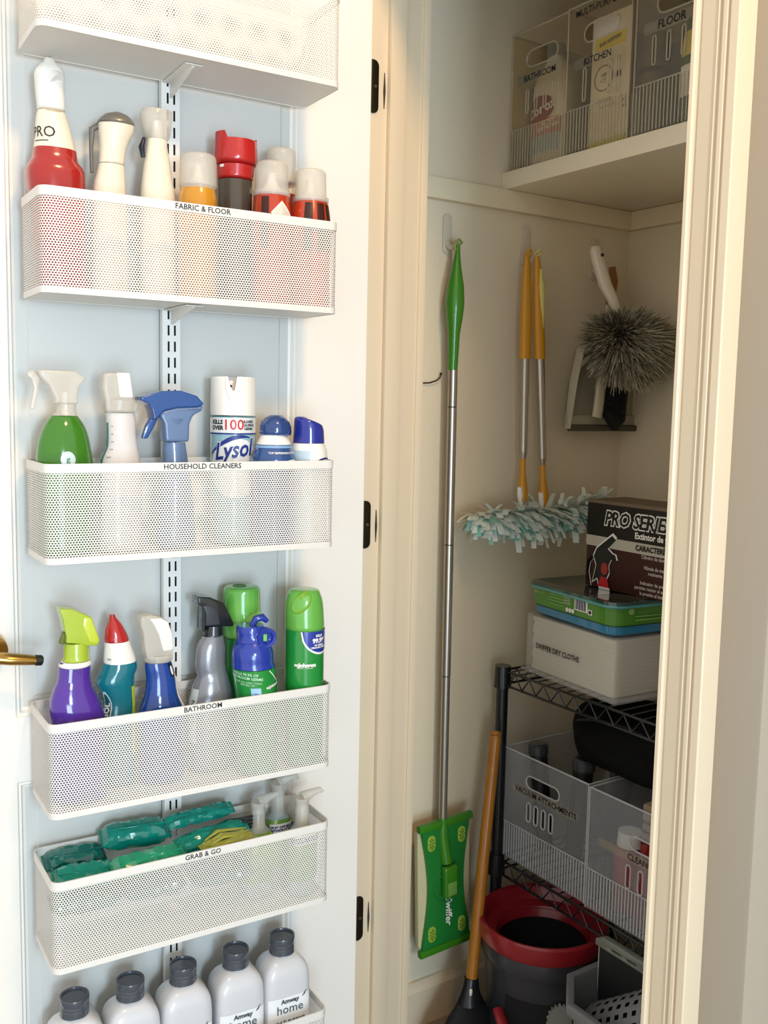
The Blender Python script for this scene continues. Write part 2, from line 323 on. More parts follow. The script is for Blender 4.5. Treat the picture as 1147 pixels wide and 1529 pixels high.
# the open door
D_W0, D_W1, D_Z0, D_Z1 = .205, .866, -.018, 2.035
def door():
    us = [D_W0, .272, .731, D_W1]; zs = [D_Z0, .16, .696, .795, 1.925, D_Z1]; mb = MB(); pm = MB()
    P = lambda u, z, n: (n, u, z)
    for i in range(3):
        for j in range(5):
            if i == 1 and j in (1, 3):
                a, b, c, d = us[1], us[2], zs[j], zs[j+1]
                prev = None
                seq = [(0, 0, mb), (.003, -.0045, mb), (.006, -.0035, mb), (.009, -.009, mb), (.013, -.010, mb), (.0135, -.010, pm), (.028, -.010, pm), (.031, -.0075, pm)]
                for k in range(len(seq)-1):
                    (i0, n0, _), (i1, n1, tgt) = seq[k], seq[k+1]
                    A = [P(a+i0, c+i0, n0), P(b-i0, c+i0, n0), P(b-i0, d-i0, n0), P(a+i0, d-i0, n0)]
                    B = [P(a+i1, c+i1, n1), P(b-i1, c+i1, n1), P(b-i1, d-i1, n1), P(a+i1, d-i1, n1)]
                    for q in range(4): r = (q+1) % 4; tgt.add([A[q], A[r], B[r], B[q]], [(0, 1, 2, 3)])
                pm.add(B, [(0, 1, 2, 3)])
            else:
                mb.add([P(us[i], zs[j], 0), P(us[i+1], zs[j], 0), P(us[i+1], zs[j+1], 0), P(us[i], zs[j+1], 0)], [(0, 1, 2, 3)])
    T = -.035; a, b, c, d = D_W0, D_W1, D_Z0, D_Z1
    mb.add([(0,a,c),(0,b,c),(0,b,d),(0,a,d),(T,a,c),(T,b,c),(T,b,d),(T,a,d)], [(4,7,6,5),(0,4,5,1),(1,5,6,2),(2,6,7,3),(3,7,4,0)])
    o = mb.build('door_1', 'door'); struct(o); o.location = dw(0, 0, 0); o.rotation_euler = (0, 0, DL)
    pm.build('door_panel', 'panel', o)
    h = MB().tube([(0, .235, .905), (.02, .235, .905)], [.027, .025], 24).tube([(.02, .235, .905), (.045, .235, .905), (.058, .240, .9045), (.06, .255, .902), (.061, .275, .899), (.061, .2895, .8965)], [.011, .010, .0105, .0105, .0095, .008], 14, .8)
    h = h.build('door_handle', 'brass', o, smooth=True)
    MB().tube([(.061, .2893, .8965), (.061, .2975, .8955), (.061, .2995, .8952)], [.0088, .0085, .006], 14, .9).build('handle_tip', 'blackpl', h, smooth=True)
door()
for z0, z1 in ((1.762, 1.849), (1.016, 1.101), (.279, .365)):
    h = z1-z0; r = .010; at = lambda x, y, z: (x, y, z)
    pl = [(.0, 0), (.004, 0)]+[(.004+r*math.sin(a), r-r*math.cos(a)) for a in (.4, .8, 1.2, 1.57)]+[(.004+r*math.cos(a), h-r+r*math.sin(a)) for a in (0, .4, .8, 1.2, 1.57)]+[(0, h)]
    lf = MB().poly(pl, (), .0022, lambda a, b, c: (c, a, b)).build('hinge_leaf', 'bronze', TR1, bevel=.0004, loc=(XJ, .9255, z0))
    MB().tube([(.0, .007, h*.5), (.0035, .007, h*.5)], [.0032, .0026], 14).build('screw', 'screw', lf, smooth=True)
    MB().tube([(.0012, .026, h*.12), (.0012, .0262, h*.45), (.0012, .026, h*.8)], [.0006, .0022, .0006], 8).build('hinge_gap_dark', 'dark', lf, smooth=True)  # dark sliver put in for the dark gap beside the hinge

# ------------------------------------------------------------------ rail and baskets
UR0, UR1 = .4965, .5225
def rail():
    t = dthing('hanging_rail', 'white slotted metal rail running down the door behind the baskets', 'rail', UR0, 0, .06)
    H = 1.97; wd = UR1-UR0; holes = []
    z = .012
    while z < H-.02:
        for y in (.0085, .0185): holes.append(oval(y, z+.007, .0028, .0155, 3))
        z += .0245
    fc = MB(); X0, X1 = .0108, .0120; hz = sorted({round(sum(p[1] for p in h)/len(h), 5) for h in holes})
    for a_, b_ in ((0, .0069), (.0101, .0169), (.0201, wd)): fc.box(X0, X1, a_, b_, 0, H)
    ends = [0]+[v for c_ in hz for v in (c_-.0078, c_+.0078)]+[H]
    for k in range(0, len(ends), 2):
        for a_, b_ in ((.0069, .0101), (.0169, .0201)): fc.box(X0, X1-.00002, a_, b_, ends[k], ends[k+1])
    fc.build('slotted_face', 'rail', t)
    MB().box(.0002, .0118, -.0012, 0, 0, H).build('flange', 'rail', t); MB().box(.0002, .0118, wd, wd+.0012, 0, H).build('flange', 'rail', t)
    MB().box(.0002, .0012, 0, wd, 0, H).build('cavity', 'dark', t)  # dark strip whose colour stands in for the shade inside the slots
    for zz in (1.262-.06, 1.90-.06, .70-.06): MB().tube([(.0115, wd/2+.0005, zz), (.0145, wd/2+.0005, zz)], [.0042, .003], 12).build('screw', 'screw', t, smooth=True)
rail()
BW, BD, BH = .441, .126, .137
def bpath(off=0, r=.014, n=5):
    """rounded rectangle in plan (x out from door, y along): returns list of points, closed"""
    return [(x, y) for x, y in rrect(0-off, BD+off, 0-off, BW+off, r+off, n)]
def arc(path):
    P = path+[path[0]]; s = [0]
    for a, b in zip(P, P[1:]): s.append(s[-1]+math.hypot(a[0]-b[0], a[1]-b[1]))
    return P, s
def perf():
    P, s = arc(bpath(0)); L = s[-1]; px = .0040; nc = int(round(L/px)); px = L/nc; py = px*.80
    z0, z1 = .008, BH-.011; nr = int((z1-z0)/py); py = (z1-z0)/nr
    def at(q):
        q %= L
        for i in range(len(s)-1):
            if q <= s[i+1]+1e-9:
                t = (q-s[i])/max(1e-9, s[i+1]-s[i]); return P[i][0]+(P[i+1][0]-P[i][0])*t, P[i][1]+(P[i+1][1]-P[i][1])*t
    mb = MB(); hw, hh = px*.335, py*.35
    cache = {}
    def vid(q, z):
        k = (round((q % L)*1e6), round(z*1e6))
        if k[0] >= round(L*1e6): k = (0, k[1])
        if k not in cache: x, y = at(q); cache[k] = len(mb.v); mb.v.append((x, y, z))
        return cache[k]
    for r in range(nr):
        zc = z0+py*(r+.5); sh = (r % 2)*.5
        for c in range(nc):
            q = (c+.5+sh)*px
            O = [vid(q+dx*px/2, zc+dz*py/2) for dx, dz in ((-1,-1),(0,-1),(1,-1),(1,1),(0,1),(-1,1))]
            I = []
            for a in (210, 270, 330, 30, 90, 150):
                t = math.radians(a); x, y = at(q+hw*1.1*math.cos(t)); I.append(len(mb.v)); mb.v.append((x, y, zc+hh*1.1*math.sin(t)))
            for k in range(6): j = (k+1) % 6; mb.f.append((O[k], O[j], I[j], I[k]))
    return mb
PERF = None
def basket(z, words, label, us=.290, drop=None):
    global PERF
    t = dthing('door_basket', label, 'basket', us, .0135, z, 0, 'white perforated baskets on the door')
    if PERF is None: o = perf().build('perforated_wall', 'mesh', t); PERF = o
    else: o = PERF.copy(); C.objects.link(o); o.parent = t
    o['kind'] = 'stuff'
    def band(a, b, off, th, nm):
        mb = MB(); R = []
        for zz, oo in ((a, 0), (a, off), (b, off), (b, 0-th)): R.append([(x, y, zz) for x, y in bpath(oo)])
        mb.rings(R, False, False); mb.rings([R[-1], [(x, y, a) for x, y in bpath(-th)], R[0]], False, False)
        return mb.build(nm, 'mesh', t, bevel=0, smooth=True)
    band(BH-.0125, BH, .0012, .001, 'rim'); band(0, .009, .0006, .001, 'lower_edge')
    MB().rings([[(x, y, zz) for x, y in bpath(-.0003)] for zz in (.0008, .0022)]).build('bottom', 'mesh', t)
    ub = (UR0+UR1)/2-us
    MB().poly([(0, -.001), (.0, -.022), (.012, -.020), (.095, -.004), (.098, -.001)], (), .003, lambda a, b, c: (a-.001, ub-.0015+c, b)).box(-.001, .1, ub-.013, ub+.013, -.0016, -.0002).build('bracket', 'mesh', t, bevel=.0005)
    if words:
        yc = .512-us
        text(words, .0108, 'ink', t, onface((BD+.0012, yc, BH-.0062), (0, 1, 0), (0, 0, 1)), bold=.0001, sx=1.0, name='label_lettering')
    return t
ZB = dict(b1=1.743, b2=1.4085, b3=1.0455, b4=.6855, b5=.4565, b6=.1295)
basket(ZB['b1'], None, 'perforated white door basket highest of all, cut off by the top edge')
basket(ZB['b2'], 'FABRIC & FLOOR', 'perforated white door basket lettered fabric and floor')
basket(ZB['b3'], 'HOUSEHOLD CLEANERS', 'perforated white door basket lettered household cleaners')
basket(ZB['b4'], 'BATHROOM', 'perforated white door basket lettered bathroom')
basket(ZB['b5'], 'GRAB & GO', 'perforated white door basket lettered grab and go, holding packets')
basket(ZB['b6'], None, 'perforated white door basket lowest of all, holding the capped white bottles')
# ------------------------------------------------------------------ bottles in the door baskets
G2, G3, G4, G5, G6 = 'bottles and cans in the fabric and floor basket', 'bottles and cans in the household cleaners basket', 'bottles and cans in the bathroom basket', 'packets in the grab and go basket', 'capped white bottles in the lowest basket'
FL = dict(b2=.003, b3=.003, b4=.003, b5=.003, b6=.003)
Z0 = {'2': 1.409, '3': 1.047, '4': .687, '5': .459, '6': .13}
def sh(key, dn=0, low=None, ref=None, cosf=.97):
    """profile rows from the table, shifted to the thing's axis, extended to its base"""
    u, n, rows = SH[key]; du = 0 if ref is None else u-SH[ref][0]
    rows = [(z, cy+du, ry*cosf) for z, cy, ry in sorted(rows)]
    if low is not None: rows = [(.003, rows[0][1], rows[0][2]*low), (rows[0][0]*.25, rows[0][1], rows[0][2]*low), (rows[0][0]*.85, rows[0][1], rows[0][2]*(low*.35+.65))]+rows
    return rows
def cut(rows, z0, z1):
    a = ipr(rows, z0); b = ipr(rows, z1)
    return [(z0, *a)]+[r for r in rows if z0 < r[0] < z1]+[(z1, *b)]
def item(key, basketno, name, label, cat, group, rz=0, n=None, du=0):
    u, n0, _ = SH[key]; n = n0 if n is None else n
    return dthing(name, label, cat, u+du, n, Z0[basketno], rz, group)
def L(t, name, rows, mt, kx=1., p=2., see=None, dome=0, n=32, off=0, foot=.0025, **k):
    f = sfun(rows, kx, p); loft(f, n=n, dome=dome, off=off, foot=foot).build(name, mt, t, smooth=True, ang=.9, **k); return f

# --- fabric & floor
red = gl('red cleaning liquid', '#a5231f'); ivory = gl('ivory translucent plastic', '#e8dfca', .3)
t = item('redspray', '2', 'spray_bottle', 'tall red and ivory spray bottle at the left of the top visible row', 'bottle', G2, n=.047, du=.006)
R = sh('redspray', low=.93); R = [(z, cy+.009*max(0, 1-z/.2), ry*(1-.06*max(0, 1-z/.17))) for z, cy, ry in R]
f = L(t, 'liquid_body', cut(R, .003, .203), red, .8, 2.4); f2 = L(t, 'upper_body', cut(R, .203, R[-1][0]), ivory, .8, 2.2, foot=0)
text('PRO', .021, 'ink', t, onsurf(f2, -.85, .222, .0008)); MB().add([f2(-1.35+.1*i, .210+dz, .0008) for dz in (0, .0012) for i in range(10)], [(i, i+1, i+11, i+10) for i in range(9)]).build('underline', 'ink', t)
f = sfun(sh('redspray_head', ref='redspray'), .9, 2.6); loft(f, dome=.009).build('spray_head', 'white', t, smooth=True, ang=1.2)
MB().tube([(.0, -.003, .292), (.012, -.001, .298), (.0165, .002, .292)], [.012, .0125, .010], 14).build('nozzle', 'white', t, smooth=True)
L(t, 'neck_ring', [(.2495, -.003, .0178), (.2545, -.003, .0178)], mat('worn ivory ring', '#b7a98c', .5), .9)
L(t, 'round_mark', [(.003, 0, .001), (.004, 0, .001)], 'ink')

t = item('silver', '2', 'spray_bottle', 'white spray bottle with a silver domed top beside the red one', 'bottle', G2)
R = sh('silver', low=1.15); L(t, 'body', cut(R, .003, .191), ivory, .8); L(t, 'neck', cut(R, .192, R[-1][0]), ivory, .85, foot=.0008)
L(t, 'domed_top', sh('silver_dome', ref='silver'), mat('satin silver plastic', '#8f8c84', .3, metal=.6), .95)
MB().tube([(-.010, -.010, .246), (-.014, -.020, .240), (-.014, -.0215, .215), (-.012, -.0215, .180)], [.005, .0045, .003, .0025], 10).build('trigger', mat('grey trigger plastic', '#6c6a64', .4), t, smooth=True)

t = item('clearspray', '2', 'spray_bottle', 'cream bottle with a clear flared spray head in front of the rail', 'bottle', G2)
R = sh('clearspray', low=1.05); L(t, 'body', R, ivory, .8)
f = L(t, 'spray_head', sh('clearspray_head', ref='clearspray'), 'frost', .8); MB().tube([(0, 0, .236), (0, -.001, .262)], [.010, .007], 14).build('inner_stem', 'white', t, smooth=True)
MB().tube([(.0, -.020, .236), (.002, -.0245, .222), (.002, -.0225, .208)], [.0025, .0045, .003], 10).build('trigger', mat('navy trigger plastic', '#1a2032', .3), t, smooth=True)

def capped_can(key, label, bodymat, low, windows=None, tri=False):
    t = item(key, '2', 'aerosol_can', label, 'can', G2, du=-.004 if key == 'canH' else 0)
    R = sh(key); zt = R[-1][0]; zc = {'canD': .1694, 'canF': .1713, 'canG': .206, 'canH': .1691}[key]
    rr = [r for r in R if r[0] <= zc+.0005]
    rr = [(.003, rr[0][1], rr[0][2]*1.04), (.06, rr[0][1], rr[0][2]*1.04), (max(.12, rr[0][0]-.012), rr[0][1], rr[0][2]*1.03)]+rr
    f = L(t, 'can_body', rr, bodymat); c = rr[-1][1]; rc = rr[-1][2]
    top = zt+(.045 if key == 'canD' else 0)
    L(t, 'valve_dome', [(zc, c, rc*.96), (zc+.006, c, rc*.86), (zc+.010, c, rc*.5), (zc+.022, c, rc*.28), (zc+.032, c, rc*.26)], 'white')
    cr = R[-1][2] if key != 'canD' else .0262
    fc = sfun([(zc-.001, c, cr*1.04), (top-.006, c, cr)]); loft(fc, dome=.0065).build('clear_cap', 'frost', t, smooth=True, ang=1.2)
    L(t, 'cap_collar', [(zc-.003, c, rc*1.05), (zc+.005, c, rc*1.05)], 'frost', foot=.0005)
    if windows:
        for a in windows: patch(f, a, a+.42, .09, rr[-1][0]-.006, .0006).build('dark_panel', mat('dark brown print', '#3a1c14', .4), t)
    if tri:
        cen = .12; zz = rr[-1][0]-.030
        for s, nm, mt in ((1.0, 'warning_diamond', 'white'), (.82, 'warning_inset', mat('label cream', '#d9cfc0', .5))):
            mb = MB(); r = .0185*s; P = [(0, r), (r*.95, 0), (0, -r), (-r*.95, 0)]; vs = []
            for i in range(4):
                a, b = P[i], P[(i+1) % 4]
                for k in range(4): x = a[0]+(b[0]-a[0])*k/4; y = a[1]+(b[1]-a[1])*k/4; vs.append(onsurf(f, cen, zz, .0012 if s == 1 else .0016)(x, y))
            vs.append(onsurf(f, cen, zz, .0012 if s == 1 else .0016)(0, 0)); mb.add(vs, [(i, (i+1) % 16, 16) for i in range(16)]).build(nm, mt, t)
    return t
orange = gl('orange red can print', '#b5391c'); amber = gl('amber can print', '#c78a24')
capped_can('canD', 'amber can with a frosted cap beside the slotted rail', amber, 1)
t = item('redcap', '2', 'aerosol_can', 'dark can under a big bright red notched cap', 'can', G2)
R = sh('redcap'); L(t, 'can_body', [(.003, 0, .0275), (.06, 0, .0275)]+[(z, .0, .0268) for z in (.10, .195)], gl('smoky dark can', '#4a4238', .15))
rc = gl('bright red plastic', '#b3201f', .25)
L(t, 'red_collar', [(.1965, .0005, .0275), (.2165, .001, .0295)], rc); f = sfun([(.2175, .0015, .030), (.224, .0015, .0335), (.252, .0015, .0325)])
loft(f).build('red_cap', rc, t, smooth=True, ang=.9)
mb = MB(); prof = []
for i in range(41):
    a = -PI+2*PI*i/40; h = .2535+.0105*(1 if (abs(a+1.25) < .42) else (.45 if abs(a-1.2) < .25 else 0)); prof.append((a, h))
mb.rings([[f(a, .252, 0)[:2]+(.2515,) for a, h in prof[:-1]], [f(a, .252, -.0002)[:2]+(h,) for a, h in prof[:-1]], [f(a, .252, -.003)[:2]+(h,) for a, h in prof[:-1]], [f(a, .252, -.003)[:2]+(.2515,) for a, h in prof[:-1]]], False, False).build('notched_lip', rc, t, smooth=True, ang=.6)
patch(f, -1.25, -1.0, .2115, .2155, .0004).build('small_white_mark', 'white', t)
capped_can('canG', 'orange can with a frosted cap standing behind, against the door', orange, 1)
capped_can('canF', 'orange can with a frosted cap and a white warning diamond', orange, 1, windows=(-1.0,), tri=True)
capped_can('canH', 'orange can with a frosted cap at the right end of the fabric basket', orange, 1, windows=(-.75, -.1, .45))

# --- household cleaners
t = item('green', '3', 'spray_bottle', 'bell-shaped green liquid bottle with a clear trigger sprayer', 'bottle', G3, du=.003)
R = sh('green', low=.98); grn = gl('green soap liquid', '#3b7a1d', .12)
f = L(t, 'liquid_body', cut(R, .003, .199), grn, .72); L(t, 'clear_neck', cut(R, .1995, R[-1][0]), 'frost', .9, foot=.0005)
prism(SH['green_head'], .024).build('spray_head', 'frost', t, bevel=.004, seg=3); prism(SH['green_trig'], .012).build('trigger', 'frost', t, bevel=.002)
MB().tube([(0, .002, .199), (0, .002, .232)], .0055, 12).build('dip_stem', 'white', t, smooth=True)
patch(f, -.30, .22, .128, .150, .0006, shape='oval').build('round_label', mat('pale blue label', '#cfe6e8', .3), t)
text('g', .012, mat('green print', '#3f7d31', .5), t, onsurf(f, -.04, .139, .0014))

t = item('clearB', '3', 'spray_bottle', 'clear bottle with a white shrink label and white sprayer', 'bottle', G3)
R = sh('clearB', low=1.02); f = L(t, 'body', R, gl('milky clear plastic', '#dad5d2', .1), .75)
f2 = sfun(R, .75); patch(f, -1.5, -1.22, .05, .19, .0006).build('teal_label_edge', mat('teal print', '#3e7f7a', .4), t)
for i in range(10): patch(f, -1.1+.02*i, -.65-.015*i, .085+.011*i, .0865+.011*i, .0008, na=5, nz=1).build('label_line', mat('grey print', '#a59c9b', .5), t)
prism(SH['clearB_head'], .026).build('spray_head', 'frost', t, bevel=.005, seg=3)
prism([(-.008, .2615), (.0113, .262), (.0165, .226), (-.0035, .226)], .028).build('white_front', 'white', t, bevel=.003)
L(t, 'collar', [(.2045, .0, .0225), (.2225, .001, .0238)], 'frost', .85)

t = item('blueC', '3', 'spray_bottle', 'slate blue spray bottle with a curved blue trigger head', 'bottle', G3)
R = sh('blueC', low=1.5); gb = gl('slate blue plastic', '#60799f', .3); db = gl('deep blue plastic', '#1e4d8f', .22)
L(t, 'body', cut(R, .003, .1612), gb, .8); L(t, 'neck', cut(R, .1622, R[-1][0]), gb, .8, foot=.0006)
prism(SH['blueC_gray'], .030).build('head_underside', gb, t, bevel=.006, seg=3); prism(SH['blueC_head'], .033).build('spray_head', db, t, bevel=.007, seg=4)
prism(SH['blueC_trig'], .012).build('trigger', db, t, bevel=.003)

t = item('lysol', '3', 'aerosol_can', 'large disinfectant can with a notched white cap and big script lettering', 'can', G3, n=.052, du=.008)
can = gl('white can enamel', '#dfe0de', .2); f = L(t, 'can_body', [(.003, 0, .034), (.006, 0, .0352), (.1995, 0, .0352), (.2015, 0, .034)], gl('pale teal can print', '#8fb4bd', .2))
patch(f, -1.75, 1.75, .1755, .1995, .0005, na=30).build('white_band', can, t)
patch(f, -1.75, 1.75, .1735, .1758, .0007, na=30).build('band_line', mat('navy print', '#1d2f7c', .4), t)
patch(f, -1.75, 1.75, .1995, .2012, .0007, na=30).build('top_line', mat('teal line print', '#2c6a78', .4), t)
redp = mat('red print', '#c3272f', .4); navy = mat('navy print', '#1d2f7c', .4)
text('100', .0225, 'white', t, onsurf(f, -.38, .1876, .0009), bold=.0012, sx=.98); text('100', .0225, redp, t, onsurf(f, -.38, .1876, .0013), bold=.0003, sx=.98)
text('KILLS\nOVER', .0088, 'ink', t, onsurf(f, -1.12, .1876, .001), bold=.0004, sx=.95)
text('ILLNESS\nCAUSING\nGERMS', .0054, 'ink', t, onsurf(f, .32, .1876, .001), bold=.0002)
patch(f, -1.5, 1.0, .075, .168, .0006, na=26, nz=14, shape='oval').build('white_oval', can, t)
mb = MB()
V = []; n = 26
for i in range(n+1):
    q = i/n; a = -1.5+2.0*q; z = .143+.0275*math.sin(min(1, q*1.05)*PI*.62); V.append((a, z, .0006+.0030*math.sin(PI*min(1, q+.05))))
mb.rings([[f(a, z-h, .0011) for a, z, h in V], [f(a, z+h, .0011) for a, z, h in V]], False, False, closed=False).build('blue_arc', navy, t)
text('Lysol', .036, can, t, onsurf(f, -.42, .149, .0014, .14), shear=.35, bold=.0020, sx=.80); text('Lysol', .036, navy, t, onsurf(f, -.42, .149, .0019, .14), shear=.35, bold=.0008, sx=.80)
# cap with U notch
fc = sfun([(.2028, 0, .0348), (.204, 0, .0352), (.262, 0, .0342)]); R_ = []
na = 60; zt = []
for i in range(na):
    a = 2*PI*i/na; d = (a+.38+PI) % (2*PI)-PI; wz = .17
    zt.append(.2615-(.0215*math.sqrt(max(0, 1-(abs(d)/wz)**2))**.5 if abs(d) < wz else 0))
rw = lambda fr, off: [fc(2*PI*i/na, .2028+(zt[i]-.2028)*fr, off) for i in range(na)]
MB().rings([rw(0, 0), rw(.3, 0), rw(.6, 0), rw(.9, 0), rw(1, 0), rw(1, -.0035), rw(.8, -.0035), rw(.4, -.0035)], False, True).build('cap', 'white', t, smooth=True, ang=.9)
mb = MB(); 
pp = [(-.38+.34*math.cos(a), .262-.038*abs(math.sin(a))**.8) for a in [PI+PI*i/20 for i in range(21)]]
mb.tube([fc(a, z, .0002) for a, z in pp], .0012, 6).build('cap_notch_ridge', 'white', t, smooth=True)
MB().tube([(.0, -.004, .20), (.0, -.004, .256)], .0085, 16).build('spray_button', 'white', t, smooth=True); MB().tube([(.0065, -.0065, .2475), (.0085, -.0075, .2475)], .0021, 10).build('spray_hole', 'blackpl', t)

bl = gl('ocean blue print', '#2d4f86', .2); blc = gl('blue translucent cap', '#27437c', .15); rb = gl('royal blue cap', '#232f8e', .18)
t = item('capE', '3', 'aerosol_can', 'blue can with white shoulder and rounded blue cap next to the disinfectant can', 'can', G3, n=.104, du=-.005)
R = sh('capE'); f = L(t, 'can_body', [(.003, 0, .031), (.09, 0, .031), (.125, 0, .0325)]+cut(R, .1345, .1590), bl); L(t, 'white_shoulder', cut(R, .1592, R[-1][0]), 'white', foot=.0004)
patch(f, -1.7, 1.7, .1545, .1582, .0005, na=24).build('light_band', mat('sky blue print', '#7fa6cf', .4), t)
f2 = L(t, 'cap', sh('capE_cap', ref='capE'), blc); L(t, 'cap_hood', [(.173, .0065, .0225), (.186, .0065, .022), (.196, .0065, .017), (.2, .0065, .010)], rb, .9)
text('TOP REFRESHING POWER', .0042, 'white', t, onsurf(f, .1, .147, .001), bold=.0001)
patch(f, .02, 1.1, .118, .137, .0006, shape='oval').build('white_oval', 'white', t); patch(f, .08, 1.05, .116, .134, .0010, shape='oval').build('navy_oval', navy, t)
t = item('capF', '3', 'aerosol_can', 'white can with a slanted royal blue cap at the basket right end', 'can', G3, n=.105, du=-.008)
R = sh('capF'); f = L(t, 'can_body', [(.003, 0, .029), (.1, 0, .029)]+R, 'white')
fc = sfun([(.1614, .0, .0252), (.185, .0, .0238), (.192, -.001, .0225)])
n = 32; mb = MB(); RR = [[fc(2*PI*i/n, z) for i in range(n)] for z in (.1614, .172, .182)]
tp = lambda sc, dz: [(x*sc, y*sc-.0015*(1-sc), .2005-.45*(y+.02)*.62+dz) for x, y, z in [fc(2*PI*i/n, .188) for i in range(n)]]
mb.rings(RR+[tp(1., -.0045), tp(.97, -.001), tp(.86, .001), tp(.4, .0018)]).build('cap', rb, t, smooth=True, ang=1.)
patch(f, -.1, 1.3, .118, .1395, .0006, shape='oval').build('navy_ring', navy, t); patch(f, -.05, 1.25, .116, .1365, .0010, shape='oval').build('white_oval', 'white', t)
patch(f, -1.35, -.35, .135, .150, .0006).build('pale_blue_patch', mat('pale blue print', '#b8ccd6', .4), t)

# --- bathroom
pu = gl('purple cleaning liquid', '#4f2a93', .12); lime = gl('lime green plastic', '#a6bd33', .3)
t = item('purple', '4', 'spray_bottle', 'purple spray bottle with a lime green head at the bathroom basket left end', 'bottle', G4, n=.084, du=-.004)
R = sh('purple', low=1.0); f = L(t, 'liquid_body', R, pu, .7, 2.3)
L(t, 'white_neck', [(.200, -.004, .0226), (.206, -.0035, .0228), (.2085, -.0033, .0205)], 'white', .9)
L(t, 'collar', sh('purple_collar', ref='purple'), lime, .95)
prism(SH['purple_head'], .028).build('spray_head', lime, t, bevel=.005, seg=3); prism(SH['purple_trig'], .012).build('trigger', mat('dark olive plastic', '#5c6a1a', .4), t, bevel=.0015)
prism([(.006, .2745), (.0175, .2715), (.0285, .2385), (.024, .2325), (.013, .236), (.004, .262)], .031).build('front_face', gl('bright lime plastic', '#c2d13c', .3), t, bevel=.004, seg=2)

te = gl('teal cleaning liquid', '#0f6f7d', .12)
t = item('teal', '4', 'toilet_cleaner_bottle', 'teal bottle with a white collar and pointed red tip', 'bottle', G4, n=.056, du=.004)
R = sh('teal', low=1.0); f = L(t, 'liquid_body', R, te, .72)
L(t, 'collar', sh('teal_collar', ref='teal'), 'white', .8); L(t, 'red_tip', sh('teal_tip', ref='teal'), rc, .85)
patch(f, .75, 1.25, .05, .155, .0006).build('yellow_stripe', mat('yellow lime print', '#b9c832', .4), t)
patch(f, -1.25, -.62, .085, .152, .0006, shape='oval').build('oval_label', mat('pale label', '#c9d4d6', .4), t); patch(f, -1.18, -.7, .089, .148, .0009, shape='oval').build('oval_inset', mat('dark teal print', '#12545f', .4), t)
text('LYSOL', .012, 'white', t, onsurf(f, -.93, .116, .0016, PI/2), bold=.0004)
text('no', .007, 'ink', t, onsurf(sfun(sh('teal_collar', ref='teal'), .8), -.9, .200, .0008))

bu = gl('cobalt cleaning liquid', '#1d4391', .12)
t = item('blue2', '4', 'spray_bottle', 'cobalt blue spray bottle with a white and clear head', 'bottle', G4)
R = sh('blue2', low=1.0); f = L(t, 'liquid_body', R, bu, .72)
prism(SH['blue2_head'], .026).build('spray_head', 'frost', t, bevel=.005, seg=3); prism(SH['blue2_front'], .029).build('white_front', 'white', t, bevel=.003)
L(t, 'collar', [(.1885, -.0045, .0212), (.2, -.005, .0208)], 'frost', .9)
patch(f, .55, 1.0, .166, .187, .0006).build('black_label', 'blackpl', t); patch(f, .62, .86, .168, .183, .001, shape='oval').build('white_label_spot', 'white', t)
patch(f, .95, 1.3, .11, .17, .0006).build('label_edge', 'white', t)

sv = gl('silver pearl plastic', '#8d9097', .25, metal=.35); bk = gl('black trigger plastic', '#1d2024', .25)
t = item('silver4', '4', 'spray_bottle', 'ribbed silver spray bottle with a black trigger head', 'bottle', G4, n=.056, du=.005)
R = sh('silver4', low=1.0); f = L(t, 'body', R, sv, .72); L(t, 'collar', sh('silver4_col', ref='silver4'), bk, .95)
f2 = f; patch(f, -1.5, -.95, .05, .135, .0006).build('rear_label', mat('pale label', '#c9d4d6', .4), t)
text('CLEAN', .012, 'ink', t, onsurf(f, -1.15, .10, .0012, PI/2))
prism(SH['silver4_head'], .028).build('spray_head', bk, t, bevel=.004, seg=3)
prism([(-.019, .268), (-.006, .267), (.004, .262), (.010, .236), (-.0135, .2355), (-.0135, .255)], .031).build('side_grip', mat('dark grey plastic', '#3b4046', .4), t, bevel=.003)

gc = gl('leaf green can print', '#238c3a', .16); gt = gl('light green cap', '#67b04a', .25)
t = item('canE4', '4', 'aerosol_can', 'green-capped can standing at the back behind the blue-topped can', 'can', G4, n=.043, du=-.003)
L(t, 'can_body', [(.003, 0, .0285), (.205, 0, .0285)], gc); fc = sfun([(.205, 0, .0300), (.245, -.0015, .0298), (.283, -.002, .0292)])
loft(fc, dome=.006).build('cap', gt, t, smooth=True, ang=1.2)
patch(fc, -.2, 1.6, .225, .25, .0006, shape='oval').build('moulded_facet', gl('pale green cap', '#8fd06f', .3), t)
MB().rings([[(math.cos(a)*.011*k, -.006+math.sin(a)*.010*k, z) for a in [2*PI*i/20 for i in range(20)]] for k, z in ((1.15, .289), (1., .2905), (.85, .2895))]).build('cap_well', mat('dark green recess', '#3b7a2e', .4), t, smooth=True)
t = item('canF4', '4', 'aerosol_can', 'tilted green can with a blue twisted spray top', 'can', G4, n=.104, du=-.006)
R = sh('canF4', low=1.0); f = L(t, 'can_body', cut(R, .003, .172), gc); rbl = gl('royal blue plastic', '#233a9c', .2)
L(t, 'blue_shoulder', cut(R, .1725, .213), rbl, foot=.0006); L(t, 'blue_head', [(.213, -.0085, .0262), (.218, -.009, .0235), (.236, -.012, .0220), (.2385, -.012, .0205)], rbl, foot=.0008)
MB().rings([[(.020+dx, .005+math.cos(a)*.0165*k, .221+math.sin(a)*.0165*k) for a in [2*PI*i/24 for i in range(24)]] for dx, k in ((-.012, .9), (.004, 1.), (.008, .92), (.0075, .62), (.001, .55))]).build('nozzle_ring', rbl, t, smooth=True)
MB().box(.0215, .0225, .0005, .0065, .2155, .2265).build('green_nozzle', gl('bright green nozzle', '#7fd05a', .3), t, bevel=.0004)
